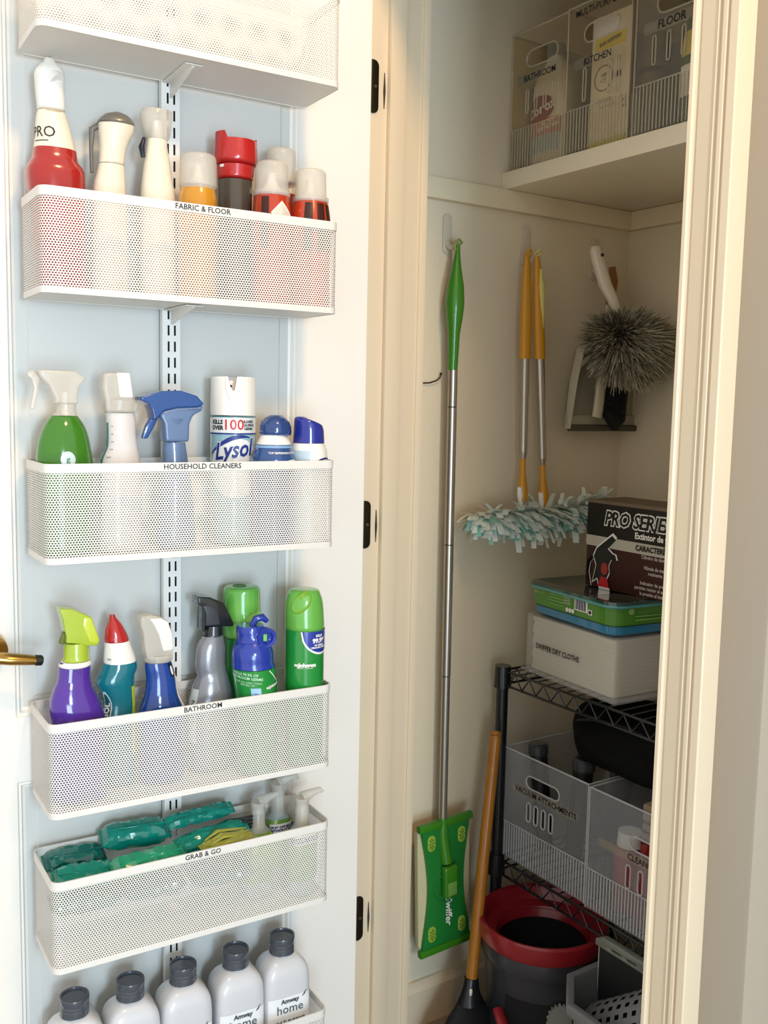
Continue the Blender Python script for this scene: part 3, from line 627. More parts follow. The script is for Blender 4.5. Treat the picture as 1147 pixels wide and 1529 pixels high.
MB().tube([(.0, -.010, .236), (.004, -.004, .248), (.006, .006, .250), (.006, .014, .243)], [.004, .006, .006, .004], 10).build('lever_tab', rbl, t, smooth=True)
mb = MB().rings([[f(a, z, .0008) for a, z in [(.35+.75*i/10, .172-.028*i/10-dz) for i in range(11)]] for dz in (0, .0025)], False, False, closed=False); mb.build('white_edge', 'white', t)
patch(f, -.62, -.15, .128, .145, .0006).build('small_picture', mat('pale blue picture', '#9fc4de', .4), t)
patch(f, -.48, -.3, .1285, .137, .001).build('picture_block', mat('mid blue picture', '#5f90c4', .4), t)
text('KILLS 99.9% OF\nBATHROOM GERMS', .006, mat('pale print', '#bfe0c4', .5), t, onsurf(f, -.80, .164, .0012, -.1), bold=.0001)
text('READ ALL DIRECTIONS\nBEFORE USE', .0042, mat('pale print', '#bfe0c4', .5), t, onsurf(f, -.75, .152, .0012, -.1))
text('scJohnson', .0065, 'white', t, onsurf(f, .50, .146, .0012, .15), bold=.0003)
t = item('canG4', '4', 'aerosol_can', 'tall green can with a light green cap at the bathroom basket right end', 'can', G4, n=.103, du=-.006)
f = L(t, 'can_body', [(.003, 0, .0315), (.006, 0, .032), (.224, 0, .0318)], gc)
fc = sfun([(.2242, 0, .0320), (.2585, -.001, .0308), (.2725, -.0015, .0288), (.281, -.002, .0262)]); loft(fc, dome=.007, foot=.0004).build('cap', gt, t, smooth=True, ang=1.2)
mb = MB(); rr = []
for k, of in ((1., .0002), (.92, .0010), (.86, .0002), (.2, -.0002)):
    rr.append([fc(-.62+.58*k*math.cos(a), .2705+(.0160*math.sin(a)+.008*math.cos(a))*k, of) for a in [2*PI*i/24 for i in range(24)]])
mb.rings(rr, False, True).build('cap_finger_well', gl('deep lime recess', '#6fa51f', .4), t, smooth=True)
def segm(a0, a1, zt, dep, off, mt, nm):
    mb = MB(); T = [a0+(a1-a0)*i/24 for i in range(25)]; h = lambda a: dep*math.sqrt(max(0, 1-((a-(a0+a1)/2)/((a1-a0)/2))**2))
    mb.rings([[f(a, zt-h(a)*k, off) for a in T] for k in (0, .33, .66, 1)], False, False, closed=False).build(nm, mt, t)
segm(-.66, 1.6, .2236, .038, .0006, 'white', 'white_crescent'); segm(-.58, 1.52, .2236, .0345, .0010, rbl, 'blue_crescent')
text('KILLS', .0052, 'white', t, onsurf(f, .30, .2165, .0015), bold=.0003); text('99.9%', .0098, 'white', t, onsurf(f, .30, .2085, .0015), bold=.0006); text('OF GERMS\nVIRUS BACTERIA', .0038, 'white', t, onsurf(f, .30, .1995, .0015), bold=.0002)
text('scJohnson', .0085, 'white', t, onsurf(f, -.42, .170, .0012), bold=.0005); text('A FAMILY COMPANY', .0028, 'white', t, onsurf(f, -.42, .1652, .0012))

# --- grab & go : soft packets, pumps
def packet(u0, n0, u1, n1, z, h, wd, col, label, tilt=0., group=G5, crimp=.004, roll=0., name='wipes_packet'):
    a, b = Vector((0, 0, 0)), dw(u1, n1, z)-dw(u0, n0, z); Ln = b.length
    mid = (dw(u0, n0, z)+dw(u1, n1, z))/2; ang = math.atan2(b.y, b.x)
    t = thing(name, label, 'packet', mid, 0, group, rot=(roll, tilt, ang)); mb = MB(); R = []; n = 20
    rnd = random.Random(int(u0*1e4)+int(n0*1e3))
    for i in range(15):
        q = -1+2*i/14; e = max(0., 1-abs(q)**5)**.6; x = q*Ln/2*.94; rr = []
        wob = 1+.05*rnd.uniform(-1, 1)
        for k in range(n):
            th = 2*PI*k/n; y = wd/2*(.88+.12*e)*math.copysign(abs(math.cos(th))**.7, math.cos(th)); zz = (h/2*e*wob+.0006)*math.copysign(abs(math.sin(th))**.8, math.sin(th))
            rr.append((x, y+.0018*rnd.uniform(-1, 1)*e, zz-h/2+.0020*rnd.uniform(-1, 1)*e))
        R.append(rr)
    mb.rings(R).build('pouch', col, t, smooth=True, ang=.30)
    for s in (-1, 1):
        c = MB()
        for k in range(9): y0 = -wd*.44+wd*.88*k/9; c.box(min(s*Ln*.46, s*Ln*.5), max(s*Ln*.46, s*Ln*.5), y0, y0+wd*.088, -h/2-.0006, -h/2+.0008)
        c.build('crimped_end', col, t)
    MB().box(-Ln*.4, Ln*.42, -.0045, -.0030, -.003, .0012).build('seam_fin', col, t, bevel=.0004)
    return t
tl = gl('teal foil', '#0c8574', .14); tl2 = gl('green teal foil', '#259872', .16); tl3 = gl('dark teal foil', '#0b6c60', .14); yg = gl('yellow green foil', '#a2a443', .25)
packet(.300, .036, .392, .038, .588, .028, .040, tl3, 'dark teal foil packet in the back left corner of its basket', roll=.3)
packet(.385, .036, .492, .050, .612, .036, .042, tl, 'teal foil packet standing highest, just left of the rail', roll=.35)
packet(.482, .062, .600, .050, .616, .016, .024, tl, 'thin teal foil packet leaning right of the rail', roll=.6)
packet(.300, .090, .392, .104, .585, .026, .040, tl, 'shiny teal foil packet in the front left corner of its basket', roll=.35)
packet(.380, .116, .494, .113, .594, .026, .036, tl2, 'lighter green foil packet along the basket front', roll=.3)
packet(.488, .090, .612, .082, .594, .022, .030, tl, 'teal foil packet behind the yellow green one', tilt=-.05, roll=.5)
for k, (u, n, z) in enumerate(((.35, .07, .545), (.45, .075, .545), (.56, .08, .54))): packet(u-.05, n, u+.05, n+.01, z, .03, .06, tl3, ['dark teal packet buried at the left under the others', 'dark teal packet buried under the middle packets', 'dark teal packet buried beneath the yellow green one'][k])
t = packet(.520, .118, .612, .104, .590, .020, .034, yg, 'crumpled yellow green foil packet lettered side down near the pumps', roll=.2)
mb = MB(); rnd = random.Random(3)
for k in range(5):
    y_ = -.014+.007*k; mb.tube([(-.042+rnd.uniform(0, .01), y_, -.003), (-.012, y_+rnd.uniform(-.004, .004), .003+rnd.uniform(0, .004)), (.018, y_+rnd.uniform(-.005, .005), .0), (.042, y_+.002, -.004)], [.001, .0042, .0035, .001], 6, .5)
mb.build('foil_folds', yg, t, smooth=True)
t = dthing('coiled_strap', 'black coiled strap behind the pump bottles', 'strap', .612, .050, .545, 0)
for k in range(4): MB().tube([(.0+.034*math.cos(a)*.7, .034*math.sin(a)+.002*k, .026+.006*k+.010*math.cos(a)) for a in [-2.6+.3*i for i in range(16)]], .0022, 8).build('strap_turn', 'blackpl', t, smooth=True)
cl = gl('clear gel bottle', '#b9c7c4', .08, see=.45); lab = gl('leaf green label', '#6f9a35', .3)
def pump(u, n, z, label, sp, hz=.0, band=True, nz=1):
    t = dthing('pump_bottle', label, 'bottle', u, n, .459, 0, 'clear pump bottles in the grab and go basket')
    R = [(.003, 0, .024), (.02, 0, .025), (.103, 0, .0245), (.114, 0, .019), (.120, 0, .012), (.124, 0, .0105)]
    f = L(t, 'bottle_body', R, cl, .75, 2.4); patch(f, -1.6, 1.6, .03, .113, .0006, na=20).build('leaf_label', lab, t)
    for k in range(5):
        a = -1.3+.62*k; patch(f, a, a+.5, .075+.006*(k % 2), .112, .0010, shape='oval', na=8, nz=3).build('printed_leaf', gl('pale leaf print', '#a6b84c', .3) if k % 2 else lab, t)
    if band:
        patch(f, -.9, .75, .092, .108, .0022).build('white_banner', 'white', t); text('KILLS 99.9% OF BACTERIA\nUSE WITHOUT WATER', .0052, navy, t, onsurf(f, -.08, .100, .0030, .0), bold=.0003)
    MB().tube([(0, 0, .108), (0, 0, .150+hz), (0, 0, .158+hz)], [.0115, .0115, .010], 16).build('pump_collar', 'frost', t, smooth=True)
    MB().tube([(0, 0, .150+hz), (0, 0, .168+hz)], [.0105, .0125], 14).tube([(0, 0, .166+hz), (0, .018*nz, .172+hz), (.0, .034*nz, .1745+hz), (.0, .037*nz, .170+hz)], [.011, .007, .0045, .003], 10).build('pump_head', 'frost', t, smooth=True)
    MB().tube([(0, 0, .02), (0, 0, .15)], .002, 6).build('dip_tube', 'white', t)
pump(.633, .072, 0, 'clear pump bottle nearest the foil packets', 1, hz=-.006, band=False)
pump(.684, .038, 0, 'clear pump bottle behind the other two, nearest the door', 1, hz=.004)
pump(.700, .098, 0, 'clear pump bottle in the front right corner with a white banner', 1, hz=-.002)

# --- capped white bottles
AM = [(.003, 0, .0405), (.02, 0, .0417), (.160, 0, .0417), (.178, .0, .0414), (.196, 0, .0392), (.208, 0, .0330), (.2175, 0, .0225), (.2195, 0, .0190)]
wb = gl('grey white bottle plastic', '#cfd0d2', .35); sm = gl('smoky black cap', '#474c54', .22)
labs = ['capped white bottle leftmost in the lowest basket', 'capped white bottle second from left in the lowest basket', 'capped white bottle middle of five, under the rail', 'capped white bottle with lettered label, next to the rightmost', 'capped white bottle rightmost, with its lettered label in full view']
for k, u in enumerate((.334, .419, .504, .594, .678)):
    t = dthing('cleaner_bottle', labs[k], 'bottle', u, .072, .13, math.radians(-2), G6)
    f = L(t, 'bottle_body', AM, wb, .84, 5.0, n=48); L(t, 'neck', [(.216, 0, .0185), (.2215, 0, .0185)], wb)
    patch(f, -.84, .84, .02, .158, .0007, na=16).build('label', gl('white label', '#ebebea', .3), t)
    mb = MB(); R = []
    for z, r in ((.2215, .0195), (.222, .0203), (.231, .0200), (.2322, .0192), (.2334, .0199), (.2365, .0199), (.2375, .0193), (.239, .0201), (.2485, .0206), (.2500, .0200), (.2500, .0180), (.2470, .0172), (.2465, .002)):
        R.append([(r*math.cos(a)*(1+.012*(i % 2)*(z < .23)), r*math.sin(a)*(1+.012*(i % 2)*(z < .23)), z) for i, a in enumerate([2*PI*i/48 for i in range(48)])])
    R = [[(x*1.06, y_*1.06, z-.001) for x, y_, z in r] for r in R]; mb.rings(R).build('cap', sm, t, smooth=True, ang=.5)
    tx = mat('slate print', '#3d4a52', .5)
    text('Amway', .0105, tx, t, onface((.0362, 0, .151), (0, 1, 0), (0, 0, 1)), bold=.0004); text('home', .021, tx, t, onface((.0362, .0, .137), (0, 1, 0), (0, 0, 1)))
    MB().tube([(.0360, .022, .1525), (.0360, .026, .156), (.0358, .030, .162)], [.0003, .0012, .0002], 6).build('leaf_mark', tx, t)
    text('MULTI-PURPOSE', .0125, tx, t, onface((.0362, 0, .113), (0, 1, 0), (0, 0, 1)), bold=.0003, sx=.6); text('CLEANER', .0135, tx, t, onface((.0362, 0, .098), (0, 1, 0), (0, 0, 1)), bold=.0003, sx=.8)
# ------------------------------------------------------------------ hooks and hanging tools on the closet's left wall
for (y, z0, z1, lb) in ((1.178, 1.565, 1.643, 'clear wall hook nearest the door jamb, holding the green mop'), (1.382, 1.560, 1.645, 'clear wall hook in the middle, holding the yellow dusters'), (1.580, 1.550, 1.640, 'clear wall hook nearest the back corner, holding the dustpan')):
    t = thing('wall_hook', lb, 'hook', (XW, y, z0), 0, 'clear hooks on the closet wall')
    hp = mat('glossy clear hook', '#cbbfaa', .12, coat=.6)
    MB().poly(oval(0, (z1-z0)/2, .021, z1-z0), (), .004, lambda a, b, c: (c+.0004, a, b)).build('base_plate', hp, t, bevel=.0012)
    MB().tube([(.004, 0, .022), (.014, 0, .012), (.026, 0, .010), (.032, 0, .018), (.033, 0, .026)], [.006, .0055, .005, .005, .004], 10).build('hook_arm', hp, t, smooth=True)
gm = gl('mop green plastic', '#377a1a', .3, .3); gd = gl('mop green dark plastic', '#1f7630', .28, .3)
t = thing('flat_mop', 'green flat mop with aluminium pole hanging nearest the jamb', 'mop', (-1.512, 1.1665, .20), 0)
Z = -.20
MB().tube([(.0, .004, 1.575+Z), (0, .003, 1.56+Z), (0, .002, 1.535+Z), (0, .001, 1.50+Z), (0, .0, 1.465+Z), (0, 0, 1.44+Z), (0, .0, 1.41+Z), (0, -.001, 1.340+Z)], [.004, .0055, .009, .0160, .0185, .016, .0115, .0095], 20).build('grip', gm, t, smooth=True)
MB().tube([(0, .004, 1.575+Z), (.004, .010, 1.582+Z), (.006, .002, 1.586+Z), (0, -.004, 1.58+Z), (0, -.002, 1.566+Z)], .0028, 8).build('hanging_loop', mat('worn green loop', '#7d8a3a', .5), t, smooth=True)
y = lambda z: .000-(1.34-z)*-.006
for a, b, r in ((1.340, 1.270, .0092), (1.268, 1.000, .0092), (.998, .735, .0092), (.733, .437, .0086)):
    MB().tube([(0, .0*0+y(a), a+Z), (0, y(b), b+Z)], r, 20).build('pole_section', 'steel', t, smooth=True)
for a in (1.269, .999, .734): MB().tube([(0, y(a), a+.0015+Z), (0, y(a), a-.0015+Z)], .0082, 16).build('pole_joint', 'dark', t)
# pad and plate lie flat against the wall: local outline in (y,z)
hw = .0585; P0 = []
for i in range(17): q = -1+2*i/16; P0.append((hw-.0165*math.cos(q*PI/2)**1.2+.003, .128*q))
pl = P0+[(-a, b) for a, b in reversed(P0)]
yc, zc_ = .015, .296-.20
mt = Matrix.Translation((-.014, yc, zc_)) @ Matrix.Rotation(math.radians(2.2), 4, 'X')
mb = MB(); mb.poly(pl, (), .009, lambda a, b, c: (c+.012, a, b)); mb.v = [tuple(mt @ Vector(p)) for p in mb.v]; plate = mb.build('mop_plate', gd, t, bevel=.0025)
mb = MB(); mb.poly(rrect(-.066, .066, -.126, .126, .006), (), .012, lambda a, b, c: (c+.0, a, b)); mb.v = [tuple(mt @ Vector(p)) for p in mb.v]
mb.build('cleaning_pad', mat('cream pad cloth', '#c9bf93', .9, bump=.9, bscale=420, var=.1), t, bevel=.004)
for sz in (-1, 1):
    mb = MB(); mb.box(.010, .0235, -.068, .068, sz*.134-.009, sz*.134+.006); mb.v = [tuple(mt @ Vector(p)) for p in mb.v]; mb.build('end_bumper', gm, t, bevel=.003)
    for sy in (-1, 1):
        mb = MB(); mb.poly(oval(sy*.0385, sz*.098, .019, .034), (), .0022, lambda a, b, c: (c+.0205, a, b)); mb.v = [tuple(mt @ Vector(p)) for p in mb.v]
        g = mb.build('cloth_gripper', gl('pale green rubber', '#8fae3c', .5, .1), t, bevel=.0008)
        mb = MB()
        for k in range(8):
            a = 2*PI*k/8; c0 = Vector((.0232, sy*.0385, sz*.098)); d = Vector((0, math.cos(a)*.0075, math.sin(a)*.0125)); mb.tube([c0+d*.15, c0+d], [.0002, .0011], 5)
        mb.v = [tuple(mt @ Vector(p)) for p in mb.v]; mb.build('gripper_slits', mat('gripper slit', '#3c5a16', .6), g)
mb = MB()
for k, r in enumerate((.034, .025)): mb.rings([[(.0215+dx, rr*math.cos(a), .0+rr*math.sin(a)*1.05) for a in [2*PI*i/32 for i in range(32)]] for dx, rr in ((-.001, r+.0022), (.0016, r+.001), (.0016, r-.001), (-.001, r-.0022))], False, False)
mb.v = [tuple(mt @ Vector(p)) for p in mb.v]; mb.build('moulded_ring', gd, t, smooth=True)
MB().tube([(0, y(.44), .437+Z), (.003, .004, .40+Z), (.010, .010, .345+Z)], [.0105, .0115, .0125], 16).build('neck', gm, t, smooth=True)
mb = MB().box(-.001, .016, -.017, .017, -.022, .045); mb.v = [tuple(mt @ Matrix.Translation((.024, 0, 0)) @ Vector(p)) for p in mb.v]; jn = mb.build('swivel_joint', gm, t, bevel=.006, seg=3)
mb = MB().box(.0158, .0178, -.011, .011, -.016, .012); mb.v = [tuple(mt @ Matrix.Translation((.024, 0, 0)) @ Vector(p)) for p in mb.v]; mb.build('joint_window', gl('pale green clear', '#6d9a4a', .1), t, bevel=.003)
text('Swiffer', .022, 'white', t, lambda x, yv: tuple(mt @ Vector((.0222, .004+yv, -.058-x))), bold=.0005, shear=.3)
# slim dark hook on the jamb
t = thing('wire_hook', 'thin dark wire hook sticking out beside the jamb', 'hook', (XW, 1.118, 1.314))
MB().tube([(0, -.02, .002), (.002, .0, 0), (.006, .024, .001), (.008, .040, .006), (.009, .047, .012), (.009, .049, .018)], .0014, 8).build('wire', 'bronze', t, smooth=True)
MB().tube([(.009, .049, .017), (.009, .0495, .0215)], [.0026, .0022], 8).build('wire_tip', 'bronze', t, smooth=True)
# two extendable dusters
yel = gl('orange yellow plastic', '#c98a12', .35, .25); pal = gl('pale yellow inlay', '#c9bb6a', .4, .2)
wf, mf = mat('white duster fibre', '#dfe6dc', .9, see=.2), mat('mint duster fibre', '#8cc4b6', .9, see=.2)
def ribbon(mb, p, d, L, wd, droop, k=4, side=None):
    p = Vector(p); d = Vector(d).normalized(); s = side or d.cross(Vector((0, 0, 1)))
    if s.length < .1: s = Vector((1, 0, 0))
    s = Vector(s).normalized()*wd/2; vs = []
    for i in range(k+1):
        q = i/k; c = p+d*L*q+Vector((0, 0, -droop*q*q)); ww = (1-.35*q); vs += [tuple(c-s*ww), tuple(c+s*ww)]
    mb.add(vs, [(2*i, 2*i+1, 2*i+3, 2*i+2) for i in range(k)])
def duster(x, yt, zt, xb, yb, zb, label, ya, yb2, za, zb2, xh, seed):
    t = thing('fluffy_duster', label, 'duster', (x, yt, zt), 0, 'yellow handled dusters on the middle hook')
    T = Vector((0, 0, 0)); B = Vector((xb-x, yb-yt, zb-zt)); P = lambda q: T+(B-T)*q; Ln = B.length; rnd = random.Random(seed)
    q1 = .205/Ln; q2 = (Ln-.085)/Ln; qj = (Ln-.105)/Ln
    MB().tube([P(0), P(.03), P(.10), P(q1*.6), P(q1)], [.0055, .0075, .0105, .0125, .0130], 16, .8).build('grip', yel, t, smooth=True)
    pts = [P(.05), P(.12), P(q1*.72)]
    if seed == 2: MB().tube([p+Vector((.006, .0035, 0)) for p in pts], [.003, .0085, .0035], 12).build('pale_inlay', pal, t, smooth=True)
    MB().tube([P(0)+Vector((.0, 0, -.002)), P(0)+Vector((.006, .006, .006)), P(0)+Vector((.008, .0, .012)), P(0)+Vector((.0, -.005, .006)), P(0)], .003, 8).build('hanging_loop', pal if seed == 2 else yel, t, smooth=True)
    MB().tube([P(q1*.98), P(.55)], .0098, 18).build('tube_upper', 'steel', t, smooth=True); MB().tube([P(.55), P(qj)], .0086, 18).build('tube_lower', 'steel', t, smooth=True)
    MB().tube([P(qj), P(q2)], [.0085, .0045], 14).build('ferrule', 'steel', t, smooth=True)
    MB().tube([P(q2*.985), P(q2+.25*(1-q2)), P(q2+.7*(1-q2)), P(.99)], [.006, .0062, .011, .0095], 14).build('pivot_joint', yel, t, smooth=True)
    MB().tube([P(q2+.6*(1-q2))+Vector((.004, -.011, 0)), P(.97)+Vector((.002, -.008, 0)), P(1)+Vector((0, 0, -.012))], [.005, .006, .0045], 10).build('white_clip', 'white', t, smooth=True)
    a = Vector((xh-x, ya-yt, za-zt)); b = Vector((xh-x+.01, yb2-yt, zb2-zt)); 
    MB().tube([a, b], .006, 8).build('holder_fork', 'white', t, smooth=True)
    for nm, m_, N, Lr, wr, arc in (('white_fibres', wf, 520, (.035, .072), (.009, .021), (0, 2*PI)), ('mint_fibres', mf, 150, (.035, .06), (.008, .016), (-1.3, .2))):
        mb = MB(); sp = b-a; e = sp.normalized()
        for i in range(N):
            q = rnd.random(); p = a+sp*q; th = rnd.uniform(*arc); d = Vector((1, 0, 0))*math.cos(th)+Vector((0, 0, 1))*math.sin(th)*.24
            if -e.y*0+abs(d.z) < .0: pass
            taper = .55+.45*math.sin(PI*min(1, max(0, q)))**.5
            d = d+e*(rnd.uniform(-.35, .35)+(q-.5)*1.1*(1 if abs(q-.5) > .35 else .3))
            Lx = rnd.uniform(*Lr)*taper
            if d.x < -.1: Lx = min(Lx, .040)
            ribbon(mb, p+Vector((0, 0, .004)), d, Lx, rnd.uniform(*wr), rnd.uniform(.004, .040))
        o = mb.build(nm, m_, t); o['kind'] = 'stuff'
duster(-1.512, 1.346, 1.574, -1.505, 1.350, 1.075, 'yellow handled duster on the left, its fluffy head nearest the mop', 1.215, 1.44, 1.052, 1.058, -1.495, 1)
duster(-1.502, 1.364, 1.574, -1.498, 1.404, 1.062, 'yellow handled duster on the right, with a pale inlay on the grip', 1.40, 1.585, 1.052, 1.072, -1.488, 2)
# dustpan and brush, wool duster
pan = gl('beige dustpan plastic', '#a39a83', .35, .15)
t = thing('dustpan', 'beige dustpan with dark rubber lip hanging at the back corner', 'dustpan', (-1.53, 1.600, 1.228))
ol = [(-.118, 0), (.105, 0), (.112, .03), (.104, .10), (.09, .168), (.06, .19), (-.06, .19), (-.090, .172), (-.108, .10)]
MB().poly(ol, (), .003, lambda a, b, c: (c, a, b)).build('pan', pan, t)
mb = MB()
for i in range(1, len(ol)):
    a = Vector((0, *ol[i])); b = Vector((0, *ol[(i+1) % len(ol)])) if i < len(ol)-1 else Vector((0, *ol[0]))
    hgt = lambda v: .026 if v.z > .02 else .02
    if True: mb.add([a, b, b+Vector((hgt(b), 0, 0)), a+Vector((hgt(a), 0, 0)), a*.985+Vector((0, 0, .001)), b*.985+Vector((0, 0, .001)), b*.985+Vector((hgt(b), 0, .001)), a*.985+Vector((hgt(a), 0, .001))], [(0,1,2,3),(7,6,5,4),(3,2,6,7)])
mb.build('raised_edge', gl('pale dustpan edge', '#b9b09a', .35, .15), t)
MB().box(.0, .010, -.118, .105, .008, .030).build('front_ramp', pan, t, bevel=.003)
MB().box(.008, .018, -.116, .098, -.005, .008).build('rubber_lip', mat('dark olive rubber', '#4a4433', .6), t, bevel=.003)
MB().tube([(.010, .0, .185), (.012, -.004, .24), (.012, -.008, .30), (.012, -.01, .345)], [.014, .011, .012, .010], 14, .7).build('handle', pan, t, smooth=True)
t = thing('hand_brush', 'hand brush with black bristles and pale handle hanging head down over the dustpan', 'brush', (-1.488, 1.565, 1.24))
MB().tube([(0, -.028, .012), (0, -.024, .03), (0, -.016, .10), (0, -.010, .17), (.0, -.004, .25)], [.0125, .014, .013, .012, .010], 16, .6).build('brush_back', gl('cream brush plastic', '#b7ad93', .4), t, smooth=True)
MB().tube([(0, -.004, .25), (0, .004, .30), (0, .0, .33)], [.010, .013, .008], 14, .6).build('handle', mat('brown wood handle', '#8a5a1e', .5, var=.2, bscale=60), t, smooth=True)
mb = MB(); rnd = random.Random(9)
for i in range(1500):
    q = rnd.random(); z = .03+.13*q; x = rnd.uniform(-.013, .013); L_ = .055*(1-.1*rnd.random())
    p = Vector((x, -.012+.03*q*.2, z)); d = Vector((rnd.uniform(-.12, .12), 1, -.45+rnd.uniform(-.1, .1))).normalized(); s = Vector((.0006, 0, .0006)); e = p+d*L_
    mb.add([p-s, p+s, e+s*.6, e-s*.6], [(0, 1, 2, 3)])
o = mb.build('bristles', 'blackmat', t); o['kind'] = 'stuff'
MB().poly([(-.010, .026), (.026, -.016), (.052, .006), (.060, .12), (.0, .165), (-.012, .15)], (), .020, lambda a, b, c: (c-.010, a, b)).build('bristle_core', 'blackmat', t, bevel=.004)
t = thing('wool_duster', 'grey brown wool hand duster with a cream handle hanging at the back corner', 'duster', (-1.440, 1.545, 1.425))
MB().tube([(-.03, -.052, .178), (-.03, -.051, .172), (-.027, -.045, .15), (-.018, -.030, .10), (-.01, -.018, .075), (-.004, -.006, .045)], [.010, .0145, .0150, .0150, .0125, .011], 18, .8).build('handle', gl('cream handle plastic', '#d6cbb4', .4), t, smooth=True)
MB().tube([(-.0155, -.046, .160), (-.0135, -.046, .159)], .0035, 10).build('hanging_hole', 'dark', t)
wools = [mat('wool dark', '#383326', .95), mat('wool mid', '#77705b', .95), mat('wool light', '#aca48c', .95)]
rnd = random.Random(11)
for wi, (nm, N) in enumerate((('dark_wool', 4500), ('brown_wool', 6000), ('pale_wool_tips', 6000))):
    mb = MB()
    for i in range(N):
        a = rnd.uniform(0, 2*PI); c = rnd.uniform(-.25, 1); sn = math.sqrt(max(0, 1-c*c))
        d = Vector((c*.75+.05, math.cos(a)*sn*(1.45 if math.cos(a) > 0 else 1.38), math.sin(a)*sn*(.78 if math.sin(a) > 0 else 1.1))); 
        ext = 1.0+.18*max(0, d.y)
        Lh = (.060 if wi == 0 else .076 if wi == 1 else .084)*ext*rnd.uniform(.75, 1.06)
        if d.x < 0: Lh = min(Lh, .055)
        st = .0 if wi < 2 else .55; p = Vector((0, .0, -.006))+d*Lh*st*.9; e = Vector((0, .0, -.006))+d*Lh+Vector((0, 0, -.018*rnd.random()))
        if wi == 2 and d.z > .25 and rnd.random() < .75: continue
        jt = Vector((rnd.uniform(-1, 1), rnd.uniform(-1, 1), rnd.uniform(-1, 1)))*.010; md = (p+e)/2+jt
        s = d.cross(Vector((rnd.uniform(-1, 1), rnd.uniform(-1, 1), rnd.uniform(-1, 1)))).normalized()*.0012; e2 = e+jt*1.2
        mb.add([p-s, p+s, md+s*1.3, md-s*1.3, e2+s*.5, e2-s*.5], [(0, 1, 2, 3), (3, 2, 4, 5)])
    o = mb.build(nm, wools[wi], t); o['kind'] = 'stuff'
MB().rings([[(.8*(r*math.cos(a)), .012+r*math.sin(a), z) for a in [2*PI*i/14 for i in range(14)]] for r, z in ((.01, -.032), (.026, -.02), (.032, 0), (.026, .02), (.01, .032))]).build('core', wools[0], t, smooth=True)

# ------------------------------------------------------------------ wire rack
RX0, RX1, RY0, RY1 = -1.503, -.80, 1.312, 1.665
t = thing('wire_rack', 'black wire shelving rack standing in the closet', 'rack', (RX0, RY0, -.03))
bw = mat('black epoxy wire', '#15161a', .3, coat=.4); Wd, Dp = RX1-RX0, RY1-RY0
for x in (0, Wd):
    for y_ in (0, Dp):
        MB().tube([(x, y_, 0), (x, y_, .745)], .0125, 20).build('post', bw, t, smooth=True)
        MB().tube([(x, y_, .742), (x, y_, .752), (x, y_, .757)], [.0145, .0145, .012], 20).build('post_cap', bw, t, smooth=True)
for zs in (.728, .322):
    z = zs+.03; mb = MB()
    fr = MB()
    for zz in (z, z-.030):
        fr.tube([(0, 0, zz), (Wd, 0, zz)], .0028, 8).tube([(0, Dp, zz), (Wd, Dp, zz)], .0028, 8).tube([(0, 0, zz), (0, Dp, zz)], .0028, 8).tube([(Wd, 0, zz), (Wd, Dp, zz)], .0028, 8)
    o = fr.build('shelf_frame', bw, t, smooth=True)
    tr = MB(); n = 16
    for k in range(n):
        x0 = .018+(Wd-.036)*k/n; x1 = .018+(Wd-.036)*(k+1)/n; xm = (x0+x1)/2
        tr.tube([(x0, 0, z-.029), (xm, 0, z-.002), (x1, 0, z-.029)], .0016, 6)
        if k < 8:
            y0 = .018+(Dp-.036)*k/8; y1 = .018+(Dp-.036)*(k+1)/8; tr.tube([(0, y0, z-.029), (0, (y0+y1)/2, z-.002), (0, y1, z-.029)], .0016, 6)
    tr.build('truss_wire', bw, o, smooth=True)['kind'] = 'stuff'
    sl = MB()
    for k in range(1, 26): x = Wd*k/26; sl.tube([(x, 0, z+.003), (x, Dp, z+.003)], .0015, 6)
    sl.build('shelf_wires', bw, o, smooth=True)['kind'] = 'stuff'
    for x in (0, Wd):
        for y_ in (0, Dp): MB().tube([(x, y_, z-.035), (x, y_, z+.010)], [.0185, .0165], 18).build('shelf_collar', bw, t, smooth=True)

